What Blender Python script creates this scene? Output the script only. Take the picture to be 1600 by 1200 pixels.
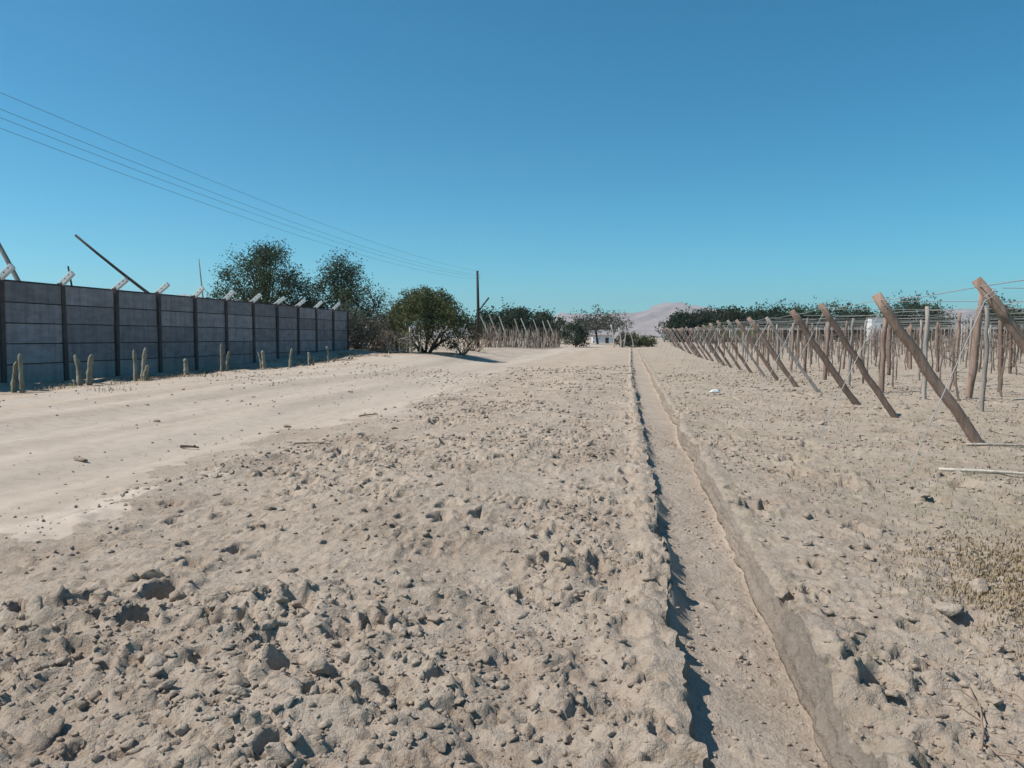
import bpy, bmesh, math, random
import numpy as np
from mathutils import Vector, Matrix

for o in list(bpy.data.objects):
    bpy.data.objects.remove(o, do_unlink=True)
scene = bpy.context.scene
C = scene.collection
R = math.radians

# ------------------------------------------------------------------ camera
CAM_H = 1.5
YAW = R(8.76)
cam_d = bpy.data.cameras.new('camera')
cam = bpy.data.objects.new('camera', cam_d)
C.objects.link(cam)
cam.location = (0, 0, CAM_H)
cam.rotation_euler = (R(90 - 3.5), 0, YAW)
cam_d.sensor_width = 36.0
cam_d.lens = 27.0
cam_d.clip_start = 0.05
cam_d.clip_end = 30000
scene.camera = cam

# ------------------------------------------------------------------ sky and sun
SUN_EL = R(52)
SUN_V = Vector((-math.cos(R(16)) * math.cos(SUN_EL), -math.sin(R(16)) * math.cos(SUN_EL), math.sin(SUN_EL)))
world = bpy.data.worlds.new('World')
scene.world = world
world.use_nodes = True
wn = world.node_tree
for n in list(wn.nodes):
    wn.nodes.remove(n)
sky = wn.nodes.new('ShaderNodeTexSky')
sky.sky_type = 'NISHITA'
sky.sun_disc = False
sky.sun_elevation = SUN_EL
sky.sun_rotation = math.atan2(SUN_V.x, SUN_V.y)
sky.altitude = 2000
sky.air_density = 1.0
sky.dust_density = 0.1
sky.ozone_density = 3.0
hs = wn.nodes.new('ShaderNodeHueSaturation')
hs.inputs['Hue'].default_value = 0.488
hs.inputs['Saturation'].default_value = 1.3
bg = wn.nodes.new('ShaderNodeBackground')
bg.inputs['Strength'].default_value = 0.098
wo = wn.nodes.new('ShaderNodeOutputWorld')
wn.links.new(sky.outputs[0], hs.inputs['Color'])
tint = wn.nodes.new('ShaderNodeMix')
tint.data_type = 'RGBA'
tint.blend_type = 'MULTIPLY'
tint.inputs[0].default_value = 1.0
tint.inputs[7].default_value = (0.50, 1.07, 1.03, 1)
wn.links.new(hs.outputs[0], tint.inputs[6])
wn.links.new(tint.outputs[2], bg.inputs[0])
wn.links.new(bg.outputs[0], wo.inputs[0])

sun_d = bpy.data.lights.new('sun', 'SUN')
sun_d.energy = 5.0
sun_d.angle = R(0.53)
sun_d.color = (1.0, 0.935, 0.86)
sun = bpy.data.objects.new('sun', sun_d)
sun.rotation_euler = (-SUN_V).to_track_quat('-Z', 'Y').to_euler()
sun.location = (-20, -10, 40)
C.objects.link(sun)

scene.view_settings.view_transform = 'Standard'
scene.view_settings.look = 'None'
scene.view_settings.exposure = 0.26
scene.view_settings.gamma = 1.0
scene.render.engine = 'CYCLES'
scene.cycles.max_bounces = 6
scene.cycles.transparent_max_bounces = 6

# ------------------------------------------------------------------ helpers
rng = random.Random(7)
nrs = np.random.RandomState(11)


def tag(o, label, cat, group=None):
    o['label'] = label
    o['category'] = cat
    if group:
        o['group'] = group
    return o


def empty(name, loc=(0, 0, 0), rz=0.0):
    o = bpy.data.objects.new(name, None)
    C.objects.link(o)
    o.location = loc
    o.rotation_euler = (0, 0, rz)
    o.empty_display_size = 0.2
    return o


def link_mesh(name, me, parent=None, loc=None):
    o = bpy.data.objects.new(name, me)
    C.objects.link(o)
    if parent is not None:
        o.parent = parent
    if loc is not None:
        o.location = loc
    return o


def np_mesh(name, V, F, mat=None, smooth=False):
    """V (n,3) array, F (m,k) int array of equal-sized faces"""
    V = np.asarray(V, dtype=np.float32)
    F = np.asarray(F, dtype=np.int32)
    me = bpy.data.meshes.new(name)
    k = F.shape[1]
    me.vertices.add(len(V))
    me.vertices.foreach_set('co', V.ravel())
    me.loops.add(F.size)
    me.loops.foreach_set('vertex_index', F.ravel())
    me.polygons.add(len(F))
    me.polygons.foreach_set('loop_start', np.arange(0, F.size, k, dtype=np.int32))
    if smooth:
        me.polygons.foreach_set('use_smooth', np.ones(len(F), dtype=bool))
    me.update(calc_edges=True)
    if mat:
        me.materials.append(mat)
    return me


class MB:
    """collects shapes (quads/tris as lists) into one mesh"""
    def __init__(self):
        self.v = []
        self.f = []

    def box(self, c, s, rot=None, bev=0.0):
        b = bmesh.new()
        bmesh.ops.create_cube(b, size=1.0)
        for v in b.verts:
            v.co = Vector((v.co.x * s[0], v.co.y * s[1], v.co.z * s[2]))
        if bev:
            bmesh.ops.bevel(b, geom=list(b.edges), offset=bev, segments=1, affect='EDGES')
        M = rot if rot is not None else Matrix.Identity(3)
        n0 = len(self.v)
        b.verts.index_update()
        for v in b.verts:
            self.v.append(tuple(M @ v.co + Vector(c)))
        for f in b.faces:
            self.f.append([n0 + v.index for v in f.verts])
        b.free()

    def tube(self, pts, rad, n=6, cap=True):
        pts = [Vector(p) for p in pts]
        m = len(pts)
        if not hasattr(rad, '__len__'):
            rad = [rad] * m
        n0 = len(self.v)
        t0 = (pts[1] - pts[0]).normalized()
        up = Vector((0, 0, 1)) if abs(t0.z) < 0.9 else Vector((1, 0, 0))
        a = t0.cross(up).normalized()
        for i in range(m):
            t = (pts[min(i + 1, m - 1)] - pts[max(i - 1, 0)])
            if t.length < 1e-9:
                t = t0
            t = t.normalized()
            a = (a - t * a.dot(t))
            if a.length < 1e-6:
                a = t.orthogonal()
            a = a.normalized()
            b = t.cross(a)
            for k in range(n):
                an = 2 * math.pi * k / n
                self.v.append(tuple(pts[i] + (a * math.cos(an) + b * math.sin(an)) * rad[i]))
        for i in range(m - 1):
            for k in range(n):
                p = n0 + i * n
                self.f.append([p + k, p + (k + 1) % n, p + n + (k + 1) % n, p + n + k])
        if cap:
            self.f.append([n0 + k for k in range(n)][::-1])
            self.f.append([n0 + (m - 1) * n + k for k in range(n)])

    def mesh(self, name, mat, smooth=False):
        me = bpy.data.meshes.new(name)
        me.from_pydata(self.v, [], self.f)
        if smooth:
            for p in me.polygons:
                p.use_smooth = len(p.vertices) == 4
        me.materials.append(mat)
        me.update()
        return me

    def build(self, name, mat, parent=None, loc=None, smooth=False):
        return link_mesh(name, self.mesh(name, mat, smooth), parent, loc)


# ---- numpy noise
def _hash(ix, iy, seed):
    h = (ix.astype(np.int64) * 374761393 + iy.astype(np.int64) * 668265263 + seed * 974634777) & 0xFFFFFFFF
    h = ((h ^ (h >> 13)) * 1274126177) & 0xFFFFFFFF
    h = ((h ^ (h >> 16)) * 2246822519) & 0xFFFFFFFF
    return ((h ^ (h >> 15)) & 0xFFFFFF) / float(0xFFFFFF)


def vnoise(x, y, seed=0):
    ix = np.floor(x); iy = np.floor(y)
    fx = x - ix; fy = y - iy
    fx = fx * fx * fx * (fx * (fx * 6 - 15) + 10)
    fy = fy * fy * fy * (fy * (fy * 6 - 15) + 10)
    a = _hash(ix, iy, seed); b = _hash(ix + 1, iy, seed)
    c = _hash(ix, iy + 1, seed); d = _hash(ix + 1, iy + 1, seed)
    return (a + (b - a) * fx + (c - a) * fy + (a - b - c + d) * fx * fy) * 2 - 1


def fbm(x, y, octaves=4, seed=0, gain=0.5):
    s = 0.0; a = 1.0
    ca, sa = math.cos(0.6), math.sin(0.6)
    for i in range(octaves):
        s = s + a * vnoise(x, y, seed + i * 17)
        x, y = (ca * x - sa * y) * 2.03 + 5.1, (sa * x + ca * y) * 2.03 - 3.7
        a *= gain
    return s


def sstep(a, b, x):
    t = np.clip((x - a) / (b - a), 0, 1)      # also falls when a > b
    return t * t * (3 - 2 * t)


def bumps(x, y, cell, prob, seed, aspect=0.75):
    """rounded, slightly angular clods standing out of the ground"""
    u = x / cell; v = y / cell
    u = u + 0.28 * vnoise(u * 2.1, v * 2.1, seed + 5)
    v = v + 0.28 * vnoise(u * 2.1 + 40, v * 2.1, seed + 6)
    iu = np.floor(u); iv = np.floor(v)
    out = np.zeros_like(u)
    for di in (-1, 0, 1):
        for dj in (-1, 0, 1):
            ci = iu + di; cj = iv + dj
            rx = ci + 0.15 + 0.7 * _hash(ci, cj, seed)
            ry = cj + 0.15 + 0.7 * _hash(ci, cj, seed + 1)
            rr = 0.16 + 0.42 * _hash(ci, cj, seed + 2) ** 2
            ex = _hash(ci, cj, seed + 3) < prob
            q = 1 - ((u - rx) ** 2 + (v - ry) ** 2) / (rr * rr)
            h = np.where(ex & (q > 0), rr * np.power(np.clip(q, 0, 1), 0.42), 0)
            out = np.maximum(out, h)
    return out * cell * aspect


# ------------------------------------------------------------------ terrain height
TL, TR, TDEP = 0.225, 0.86, 0.20      # trench edges and depth
ROAD_R = -4.55


def road_edge(y):
    return ROAD_R + 0.35 * vnoise(y * 0.35, y * 0 + 3.3, 21) + 0.18 * vnoise(y * 1.3, y * 0 + 9.1, 22) \
        - 0.9 * sstep(22, 40, y) + 2.6 * sstep(60, 100, y)


def base_z(x, y):
    z = 0.36 * sstep(5.2, 12.0, -x)
    z = z + 0.24 * sstep(27, 40, y) * sstep(7.5, 11.0, -x)
    z = z + 0.26 * sstep(12.6, 14.6, -x) * sstep(20, 36, y)
    z = z + (0.50 - np.clip(z, 0, 0.5)) * sstep(50, 105, y)
    z = z + 0.09 * np.exp(-((x + 1.7) / 1.5) ** 2) * (1 - sstep(45, 80, y))
    z = z + 0.03 * fbm(x * 0.25, y * 0.25, 2, 31) * (1 - sstep(200, 400, y))
    return z


def lod(cell, y):
    sp = 0.005 * np.abs(y) + 0.012
    return np.clip((cell / sp - 1.6) / 2.5, 0, 1)


def px_ground(px, py):
    D = CAM_H * 1200.0 / (py - 527.0)
    q = (px - 800) / 1200.0
    return D * (-math.sin(YAW) + q * math.cos(YAW)), D * (math.cos(YAW) + q * math.sin(YAW))


# hollows torn out of the churned earth: (x, y, half width, half length, depth), read off the photograph and put on the ground
PITS = [px_ground(a, b) + (w, l, d) for (a, b, w, l, d) in [
    (70, 985, .24, .13, .13), (250, 943, .11, .11, .11), (205, 1005, .08, .10, .08), (400, 843, .09, .10, .07), (415, 1095, .08, .08, .08), (590, 1005, .09, .10, .09),
    (755, 830, .13, .11, .08), (905, 890, .08, .12, .10), (905, 922, .10, .08, .08), (855, 900, .10, .07, .06), (440, 780, .20, .14, .07), (265, 820, .10, .10, .07),
    (415, 750, .18, .12, .06), (690, 668, .22, .25, .08), (510, 1140, .12, .09, .08), (660, 855, .07, .09, .06), (560, 780, .20, .15, .06), (350, 1010, .20, .12, .08),
    (120, 1060, .10, .07, .05), (690, 1110, .07, .06, .06), (300, 900, .12, .10, .05), (810, 950, .07, .10, .06), (630, 800, .16, .12, .06), (540, 720, .2, .2, .07),
    (1180, 800, .18, .18, .11), (1350, 830, .09, .11, .08), (1240, 945, .09, .10, .08), (1385, 1090, .14, .09, .09), (1500, 975, .18, .09, .08), (1365, 862, .10, .10, .07),
    (1440, 990, .10, .08, .07), (1410, 676, .35, .30, .09), (1270, 1100, .07, .06, .06), (1460, 1065, .10, .08, .07), (1290, 890, .09, .09, .06), (1510, 760, .2, .2, .08),
    (1240, 720, .2, .2, .07), (1130, 690, .14, .2, .07), (1330, 760, .16, .2, .07)]]

_r = random.Random(4242)
while len(PITS) < 520:
    _y = 2.3 + 19 * _r.random() ** 1.45
    _x = _r.uniform(-0.80 * _y, 0.60 * _y)
    if _x < ROAD_R + 0.5 or _x > 8 or 0.12 < _x < 0.98:
        continue
    _s = (0.018 + 0.048 * _r.random() ** 1.8) * (0.8 + 0.10 * _y)
    PITS.append((_x, _y, _s * _r.uniform(0.9, 1.7), _s * _r.uniform(0.9, 1.5), _s * _r.uniform(0.55, 0.85)))
for _i in range(60):        # crumbled bites along the trench lips
    _y = 2.3 + 22 * _r.random() ** 1.4
    _s = _r.uniform(0.03, 0.06) * (0.85 + 0.05 * _y)
    PITS.append((_r.choice([_r.uniform(-0.06, 0.16), _r.uniform(0.0, 0.14), _r.uniform(0.98, 1.25)]), _y, _s, _s * _r.uniform(1.0, 1.8), _s * 0.7))


def rough_z(x, y):
    re = road_edge(y)
    spoil = sstep(-0.9, 0.7, x - re + 0.35 * fbm(x * 1.1, y * 0.9, 3, 44))
    field = sstep(0.9, 1.4, x)
    vine = sstep(4.0, 6.5, x)
    far = 1 - sstep(60, 130, y)
    # patchiness: churned and trampled areas
    p = sstep(-0.45, 0.5, fbm(x * 0.75, y * 0.62, 3, 41))
    q_ = fbm(x * 2.3, y * 2.3, 2, 43)
    p = np.clip(p * (0.75 + 0.6 * q_), 0, 1)
    amt = spoil * (0.30 + 0.70 * p) * (1 - 0.30 * field) * (1 - 0.30 * vine)
    wx = x + 0.05 * fbm(x * 3.1, y * 3.1, 2, 61); wy = y + 0.05 * fbm(x * 3.1 + 9, y * 3.1, 2, 62)
    z = 0.030 * fbm(x * 1.3, y * 1.3, 3, 51) * spoil * lod(0.7, y)
    sp = spoil * (1 - 0.25 * vine)
    c1 = fbm(wx * 2.2, wy * 2.6, 4, 241, 0.6)
    z = z + amt * 0.036 * sstep(-0.02, 0.08, c1 - 0.12) * lod(0.30, y)
    c2 = fbm(wx * 5.5 + 3, wy * 6.5, 4, 251, 0.6)
    z = z + sp * (0.35 + 0.65 * p) * 0.032 * sstep(-0.03, 0.07, c2 - 0.05) * lod(0.14, y)
    c3 = fbm(wx * 13, wy * 15 + 8, 3, 261, 0.6)
    z = z + sp * (0.45 + 0.55 * p) * 0.019 * sstep(-0.04, 0.09, c3 - 0.1) * lod(0.06, y)
    pn = 0.45 * fbm(x * 6.5, y * 6.5, 3, 271, 0.6)
    for (qx, qy, qa, qb, qd) in PITS:
        sel = (np.abs(x - qx) < qa * 1.8) & (np.abs(y - qy) < qb * 1.8)
        if sel.any():
            rr = np.sqrt(((x[sel] - qx) / qa) ** 2 + ((y[sel] - qy) / qb) ** 2) + pn[sel]
            z[sel] = z[sel] - qd * sstep(1.05, 0.72, rr) + qd * 0.30 * sstep(0.5, 1.1, rr) * sstep(1.7, 1.1, rr)
    z = z + amt * 0.024 * (1 - 2 * np.abs(vnoise(wx * 5.0, wy * 5.0, 71))) * lod(0.18, y)
    z = z + amt * 0.28 * bumps(wx, wy, 0.42, 0.40, 101, 0.62) * lod(0.35, y)
    z = z + (0.25 * sp + 0.75 * amt) * 0.62 * bumps(wx + 7, wy, 0.15, 0.50, 131, 0.72) * lod(0.17, y)
    z = z + (0.3 + 0.7 * p) * spoil * 1.05 * bumps(wx, wy + 3, 0.075, 0.62, 151, 0.75) * lod(0.075, y)
    z = z + spoil * (0.4 + 0.6 * p) * 0.010 * fbm(wx * 26, wy * 26, 3, 171, 0.7) * lod(0.05, y)
    z = z + spoil * 0.030 * fbm(wx * 8, wy * 8, 2, 172, 0.6) * sstep(6, 12, y) * lod(0.12, y)
    # road: nearly smooth with shallow long wheel tracks
    road = (1 - spoil)
    tr = np.sin((x + 0.3 * vnoise(y * 0.08, y * 0, 191)) * 2.4) + 0.6 * np.sin((x + 0.25 * vnoise(y * 0.11, y * 0 + 4, 192)) * 5.3)
    onroad = sstep(-12.9, -11.5, x)
    z = z + road * onroad * 0.024 * tr * lod(0.5, y)
    z = z + road * onroad * 0.012 * np.abs(vnoise(x * 9 + 2 * vnoise(y * 0.5, y * 0, 196), y * 3.0, 198)) * sstep(0.1, 0.7, np.sin((x + 0.3 * vnoise(y * 0.08, y * 0, 191)) * 2.4)) * lod(0.12, y)
    z = z - road * 0.012 * bumps(x + 3, y, 0.9, 0.22, 199, 1.0) * lod(0.3, y)
    z = z + road * (0.010 * fbm(x * 1.6, y * 1.0, 3, 193) + 0.0035 * fbm(x * 14, y * 14, 2, 194) * lod(0.08, y))
    z = z + road * (1 - onroad) * 0.05 * fbm(x * 1.5, y * 1.5, 3, 195) * lod(0.5, y)
    z = z + road * 0.5 * bumps(x, y, 0.12, 0.05, 197, 0.5) * lod(0.1, y)
    return z * far


def ground_z(x, y):
    x = np.atleast_1d(np.asarray(x, dtype=float)); y = np.atleast_1d(np.asarray(y, dtype=float))
    return base_z(x, y) + rough_z(x, y)


def gz(x, y):
    return float(ground_z(x, y)[0])


def bz(x, y):
    return float(base_z(np.array([x * 1.0]), np.array([y * 1.0]))[0])


def trench_depth(y):
    return TDEP * (1 - sstep(78, 88, y)) * (1.0 + 0.08 * vnoise(y * 0.4, y * 0, 205))


def floor_z(x, y):
    z = base_z(x, y) - trench_depth(y)
    z = z + 0.012 * fbm(x * 3, y * 3, 3, 211) * lod(0.3, y)
    z = z + 0.55 * bumps(x, y, 0.13, 0.35, 221, 0.6) * lod(0.13, y) + 0.7 * bumps(x, y, 0.055, 0.6, 231, 0.6) * lod(0.055, y)
    z = z + 0.110 * np.clip(1 - (x - TL) / (TR - TL), 0, 1) * (1 - sstep(78, 88, y))
    # crumbs heaped along both foots
    z = z + (0.02 + 0.12 * np.clip(fbm(y * 1.3, y * 0 + 2.2, 3, 235), 0, 1)) * np.exp(-((x - TL) / 0.085) ** 2) + 0.03 * np.exp(-((TR - x) / 0.05) ** 2)
    return z


# ------------------------------------------------------------------ materials
def new_mat(name):
    m = bpy.data.materials.new(name)
    m.use_nodes = True
    nt = m.node_tree
    b = nt.nodes['Principled BSDF']
    b.inputs['Roughness'].default_value = 0.9
    b.inputs['Specular IOR Level'].default_value = 0.2
    return m, nt, b


def noise(nt, scale, detail=4, rough=0.55, co=None, dist=0.0):
    n = nt.nodes.new('ShaderNodeTexNoise')
    n.inputs['Scale'].default_value = scale
    n.inputs['Detail'].default_value = detail
    n.inputs['Roughness'].default_value = rough
    n.inputs['Distortion'].default_value = dist
    if co is not None:
        nt.links.new(co, n.inputs['Vector'])
    return n


def ramp(nt, inp, stops):
    r = nt.nodes.new('ShaderNodeValToRGB')
    el = r.color_ramp.elements
    while len(el) > 1:
        el.remove(el[0])
    el[0].position = stops[0][0]; el[0].color = (*stops[0][1], 1)
    for p, c in stops[1:]:
        e = el.new(p); e.color = (*c, 1)
    nt.links.new(inp, r.inputs[0])
    return r


def mix(nt, fac, a, b, mode='MIX'):
    m = nt.nodes.new('ShaderNodeMix')
    m.data_type = 'RGBA'
    m.blend_type = mode
    for sock, val in ((m.inputs[0], fac), (m.inputs[6], a), (m.inputs[7], b)):
        if isinstance(val, (int, float)):
            sock.default_value = val
        elif isinstance(val, tuple):
            sock.default_value = (*val, 1)
        else:
            nt.links.new(val, sock)
    return m


def bump(nt, b, h, strength=0.4, dist=0.02):
    n = nt.nodes.new('ShaderNodeBump')
    n.inputs['Strength'].default_value = strength
    n.inputs['Distance'].default_value = dist
    nt.links.new(h, n.inputs['Height'])
    nt.links.new(n.outputs[0], b.inputs['Normal'])
    return n


def geo_co(nt):
    g = nt.nodes.new('ShaderNodeNewGeometry')
    return g.outputs['Position']


def soil_mat(name, light, mid, dark, grass=0.0):
    m, nt, b = new_mat(name)
    co = geo_co(nt)
    n1 = noise(nt, 0.9, 5, 0.6, co)
    n2 = noise(nt, 9.0, 6, 0.65, co)
    n3 = noise(nt, 60.0, 4, 0.6, co)
    r1 = ramp(nt, n1.outputs[0], [(0.32, mid), (0.55, light), (0.75, tuple(c * 1.06 for c in light))])
    r2 = ramp(nt, n2.outputs[0], [(0.30, dark), (0.55, (1, 1, 1))])
    mm = mix(nt, 0.55, r1.outputs[0], r2.outputs[0], 'MULTIPLY')
    r3 = ramp(nt, n3.outputs[0], [(0.3, (0.78, 0.75, 0.72)), (0.6, (1.0, 1.0, 1.0))])
    mm = mix(nt, 0.6, mm.outputs[2], r3.outputs[0], 'MULTIPLY')
    if grass:
        n4 = noise(nt, 0.45, 4, 0.6, co)
        n5 = noise(nt, 5.0, 5, 0.7, co)
        mu = nt.nodes.new('ShaderNodeMath'); mu.operation = 'MULTIPLY'
        nt.links.new(n4.outputs[0], mu.inputs[0]); nt.links.new(n5.outputs[0], mu.inputs[1])
        rg = ramp(nt, mu.outputs[0], [(0.24, (0, 0, 0)), (0.34, (grass, grass, grass))])
        mm = mix(nt, rg.outputs[0], mm.outputs[2], (0.27, 0.235, 0.15))
    nt.links.new(mm.outputs[2], b.inputs['Base Color'])
    nb = noise(nt, 110.0, 5, 0.7, co)
    nb2 = noise(nt, 24.0, 5, 0.65, co)
    ad = nt.nodes.new('ShaderNodeMath'); ad.operation = 'MULTIPLY_ADD'
    nt.links.new(nb2.outputs[0], ad.inputs[0]); ad.inputs[1].default_value = 2.5
    nt.links.new(nb.outputs[0], ad.inputs[2])
    bump(nt, b, ad.outputs[0], 0.8, 0.016)
    b.inputs['Roughness'].default_value = 1.0
    b.inputs['Specular IOR Level'].default_value = 0.05
    return m


M = {}
M['soil'] = soil_mat('loose_soil', (0.450, 0.378, 0.306), (0.380, 0.310, 0.246), (0.60, 0.54, 0.48))
M['field'] = soil_mat('field_soil', (0.440, 0.370, 0.300), (0.365, 0.298, 0.236), (0.58, 0.53, 0.48), 0.40)
M['trench'] = soil_mat('trench_soil', (0.465, 0.392, 0.320), (0.405, 0.335, 0.270), (0.66, 0.60, 0.55))


def road_mat():
    m, nt, b = new_mat('packed_road_dust')
    co = geo_co(nt)
    mp = nt.nodes.new('ShaderNodeMapping')
    mp.inputs['Scale'].default_value = (1.0, 0.07, 1.0)
    nt.links.new(co, mp.inputs[0])
    n1 = noise(nt, 1.3, 5, 0.6, mp.outputs[0], 0.3)
    r1 = ramp(nt, n1.outputs[0], [(0.34, (0.385, 0.322, 0.262)), (0.52, (0.44, 0.372, 0.305)), (0.66, (0.475, 0.408, 0.338))])
    n2 = noise(nt, 5.0, 6, 0.65, co)
    r2 = ramp(nt, n2.outputs[0], [(0.3, (0.80, 0.77, 0.74)), (0.55, (1, 1, 1))])
    n3 = noise(nt, 45.0, 4, 0.6, co)
    r3 = ramp(nt, n3.outputs[0], [(0.30, (0.72, 0.68, 0.64)), (0.42, (1, 1, 1))])
    mm = mix(nt, 0.7, r1.outputs[0], r2.outputs[0], 'MULTIPLY')
    mm = mix(nt, 0.6, mm.outputs[2], r3.outputs[0], 'MULTIPLY')
    nt.links.new(mm.outputs[2], b.inputs['Base Color'])
    nb = noise(nt, 70.0, 5, 0.7, co)
    bump(nt, b, nb.outputs[0], 0.5, 0.012)
    b.inputs['Roughness'].default_value = 1.0
    b.inputs['Specular IOR Level'].default_value = 0.05
    return m


M['road'] = road_mat()


def simple_mat(name, c1, c2, scale=8.0, bs=0.4, bd=0.01, rough=0.9, stretch=None, obj_var=0.0):
    m, nt, b = new_mat(name)
    tc = nt.nodes.new('ShaderNodeTexCoord')
    co = tc.outputs['Object']
    if stretch:
        mp = nt.nodes.new('ShaderNodeMapping')
        mp.inputs['Scale'].default_value = stretch
        nt.links.new(co, mp.inputs[0])
        co = mp.outputs[0]
    oi = nt.nodes.new('ShaderNodeObjectInfo')
    va = nt.nodes.new('ShaderNodeVectorMath'); va.operation = 'MULTIPLY_ADD'
    nt.links.new(oi.outputs['Random'], va.inputs[0])
    va.inputs[1].default_value = (37, 17, 29)
    nt.links.new(co, va.inputs[2])
    n1 = noise(nt, scale, 6, 0.65, va.outputs[0])
    r1 = ramp(nt, n1.outputs[0], [(0.3, c1), (0.7, c2)])
    out = r1.outputs[0]
    if obj_var:
        mr = nt.nodes.new('ShaderNodeMapRange')
        nt.links.new(oi.outputs['Random'], mr.inputs[0])
        mr.inputs[3].default_value = 1 - obj_var; mr.inputs[4].default_value = 1 + obj_var
        mm = mix(nt, 1.0, out, (1, 1, 1), 'MULTIPLY')
        nt.links.new(mr.outputs[0], mm.inputs[7])
        out = mm.outputs[2]
    nt.links.new(out, b.inputs['Base Color'])
    nb = noise(nt, scale * 5, 5, 0.7, va.outputs[0])
    bump(nt, b, nb.outputs[0], bs, bd)
    b.inputs['Roughness'].default_value = rough
    return m


def leaf_mat(name, c1, c2, trans=0.25):
    m, nt, b = new_mat(name)
    co = geo_co(nt)
    n1 = noise(nt, 1.4, 4, 0.7, co)
    r1 = ramp(nt, n1.outputs[0], [(0.3, c1), (0.7, c2)])
    nt.links.new(r1.outputs[0], b.inputs['Base Color'])
    b.inputs['Roughness'].default_value = 0.75
    tr = nt.nodes.new('ShaderNodeBsdfTranslucent')
    nt.links.new(r1.outputs[0], tr.inputs[0])
    mx = nt.nodes.new('ShaderNodeMixShader')
    mx.inputs[0].default_value = trans
    out = nt.nodes['Material Output']
    nt.links.new(b.outputs[0], mx.inputs[1]); nt.links.new(tr.outputs[0], mx.inputs[2])
    nt.links.new(mx.outputs[0], out.inputs[0])
    return m


M['panel'] = simple_mat('grey_cast_concrete', (0.165, 0.155, 0.165), (0.27, 0.255, 0.265), 2.2, 0.35, 0.006, 0.9, (1, 1, 2.5), 0.2)
def dusty(m, z0, z1):
    nt = m.node_tree; b = nt.nodes['Principled BSDF']
    src = b.inputs['Base Color'].links[0].from_socket
    co = geo_co(nt)
    sx = nt.nodes.new('ShaderNodeSeparateXYZ'); nt.links.new(co, sx.inputs[0])
    n = noise(nt, 1.7, 5, 0.65, co)
    ma = nt.nodes.new('ShaderNodeMath'); ma.operation = 'MULTIPLY_ADD'
    nt.links.new(n.outputs[0], ma.inputs[0]); ma.inputs[1].default_value = 1.1; nt.links.new(sx.outputs[2], ma.inputs[2])
    mr = nt.nodes.new('ShaderNodeMapRange'); nt.links.new(ma.outputs[0], mr.inputs[0])
    mr.inputs[1].default_value = z0; mr.inputs[2].default_value = z1; mr.inputs[3].default_value = 0.75; mr.inputs[4].default_value = 0.0
    mm = mix(nt, mr.outputs[0], src, (0.34, 0.285, 0.235))
    # rain streaks and lime bloom running down the slabs
    mp = nt.nodes.new('ShaderNodeMapping'); mp.inputs['Scale'].default_value = (1, 5.5, 0.5); nt.links.new(co, mp.inputs[0])
    n2 = noise(nt, 1.1, 5, 0.7, mp.outputs[0])
    r2 = ramp(nt, n2.outputs[0], [(0.36, (0.74, 0.72, 0.72)), (0.5, (1, 1, 1)), (0.66, (1.15, 1.14, 1.12))])
    m2 = mix(nt, 0.8, mm.outputs[2], r2.outputs[0], 'MULTIPLY')
    nt.links.new(m2.outputs[2], b.inputs['Base Color'])


dusty(M['panel'], 0.75, 1.5)
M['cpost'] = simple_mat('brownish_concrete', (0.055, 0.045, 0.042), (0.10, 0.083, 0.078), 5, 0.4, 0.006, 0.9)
M['arm'] = simple_mat('whitewashed_concrete', (0.62, 0.60, 0.57), (0.78, 0.76, 0.73), 9, 0.3, 0.004, 0.9)
M['wood'] = simple_mat('brown_post_wood', (0.145, 0.095, 0.072), (0.315, 0.225, 0.18), 3.5, 0.6, 0.012, 0.85, (5, 5, 0.7), 0.25)
M['greywood'] = simple_mat('weathered_grey_wood', (0.20, 0.175, 0.155), (0.42, 0.375, 0.33), 3.5, 0.6, 0.012, 0.9, (5, 5, 0.7), 0.25)
M['palewood'] = simple_mat('bleached_wood', (0.33, 0.29, 0.24), (0.55, 0.50, 0.43), 4, 0.6, 0.012, 0.9, (5, 5, 0.7), 0.2)
M['darkwood'] = simple_mat('dark_pole_wood', (0.025, 0.02, 0.018), (0.06, 0.048, 0.042), 4, 0.5, 0.012, 0.9, (4, 4, 0.7))
M['twig'] = simple_mat('dry_twig', (0.13, 0.09, 0.065), (0.30, 0.225, 0.17), 2.5, 0.3, 0.01, 0.95, None, 0.2)
M['bark'] = simple_mat('dark_bark', (0.035, 0.027, 0.022), (0.09, 0.07, 0.055), 5, 0.6, 0.02, 0.95)
M['vinebark'] = simple_mat('vine_bark', (0.11, 0.085, 0.07), (0.25, 0.20, 0.165), 6, 0.6, 0.01, 0.95, None, 0.3)
M['wire'] = simple_mat('galvanised_wire', (0.25, 0.25, 0.25), (0.38, 0.38, 0.37), 3, 0.1, 0.001, 0.6)
M['cable'] = simple_mat('black_cable', (0.07, 0.075, 0.08), (0.11, 0.115, 0.12), 3, 0.1, 0.001, 0.7)
M['cactus'] = simple_mat('dusty_cactus_skin', (0.16, 0.155, 0.115), (0.36, 0.34, 0.27), 6, 0.5, 0.01, 0.8, None, 0.15)
M['bag'] = simple_mat('white_plastic', (0.58, 0.61, 0.61), (0.68, 0.71, 0.71), 6, 0.2, 0.01, 0.45)
M['white'] = simple_mat('limewashed_wall', (0.66, 0.68, 0.69), (0.80, 0.81, 0.81), 2, 0.2, 0.01, 0.9)
M['roof'] = simple_mat('rusted_sheet', (0.16, 0.12, 0.10), (0.28, 0.22, 0.19), 2, 0.2, 0.01, 0.8)
M['dryg'] = simple_mat('dry_grass_blades', (0.22, 0.165, 0.10), (0.36, 0.285, 0.19), 2, 0.1, 0.01, 0.9)
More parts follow.
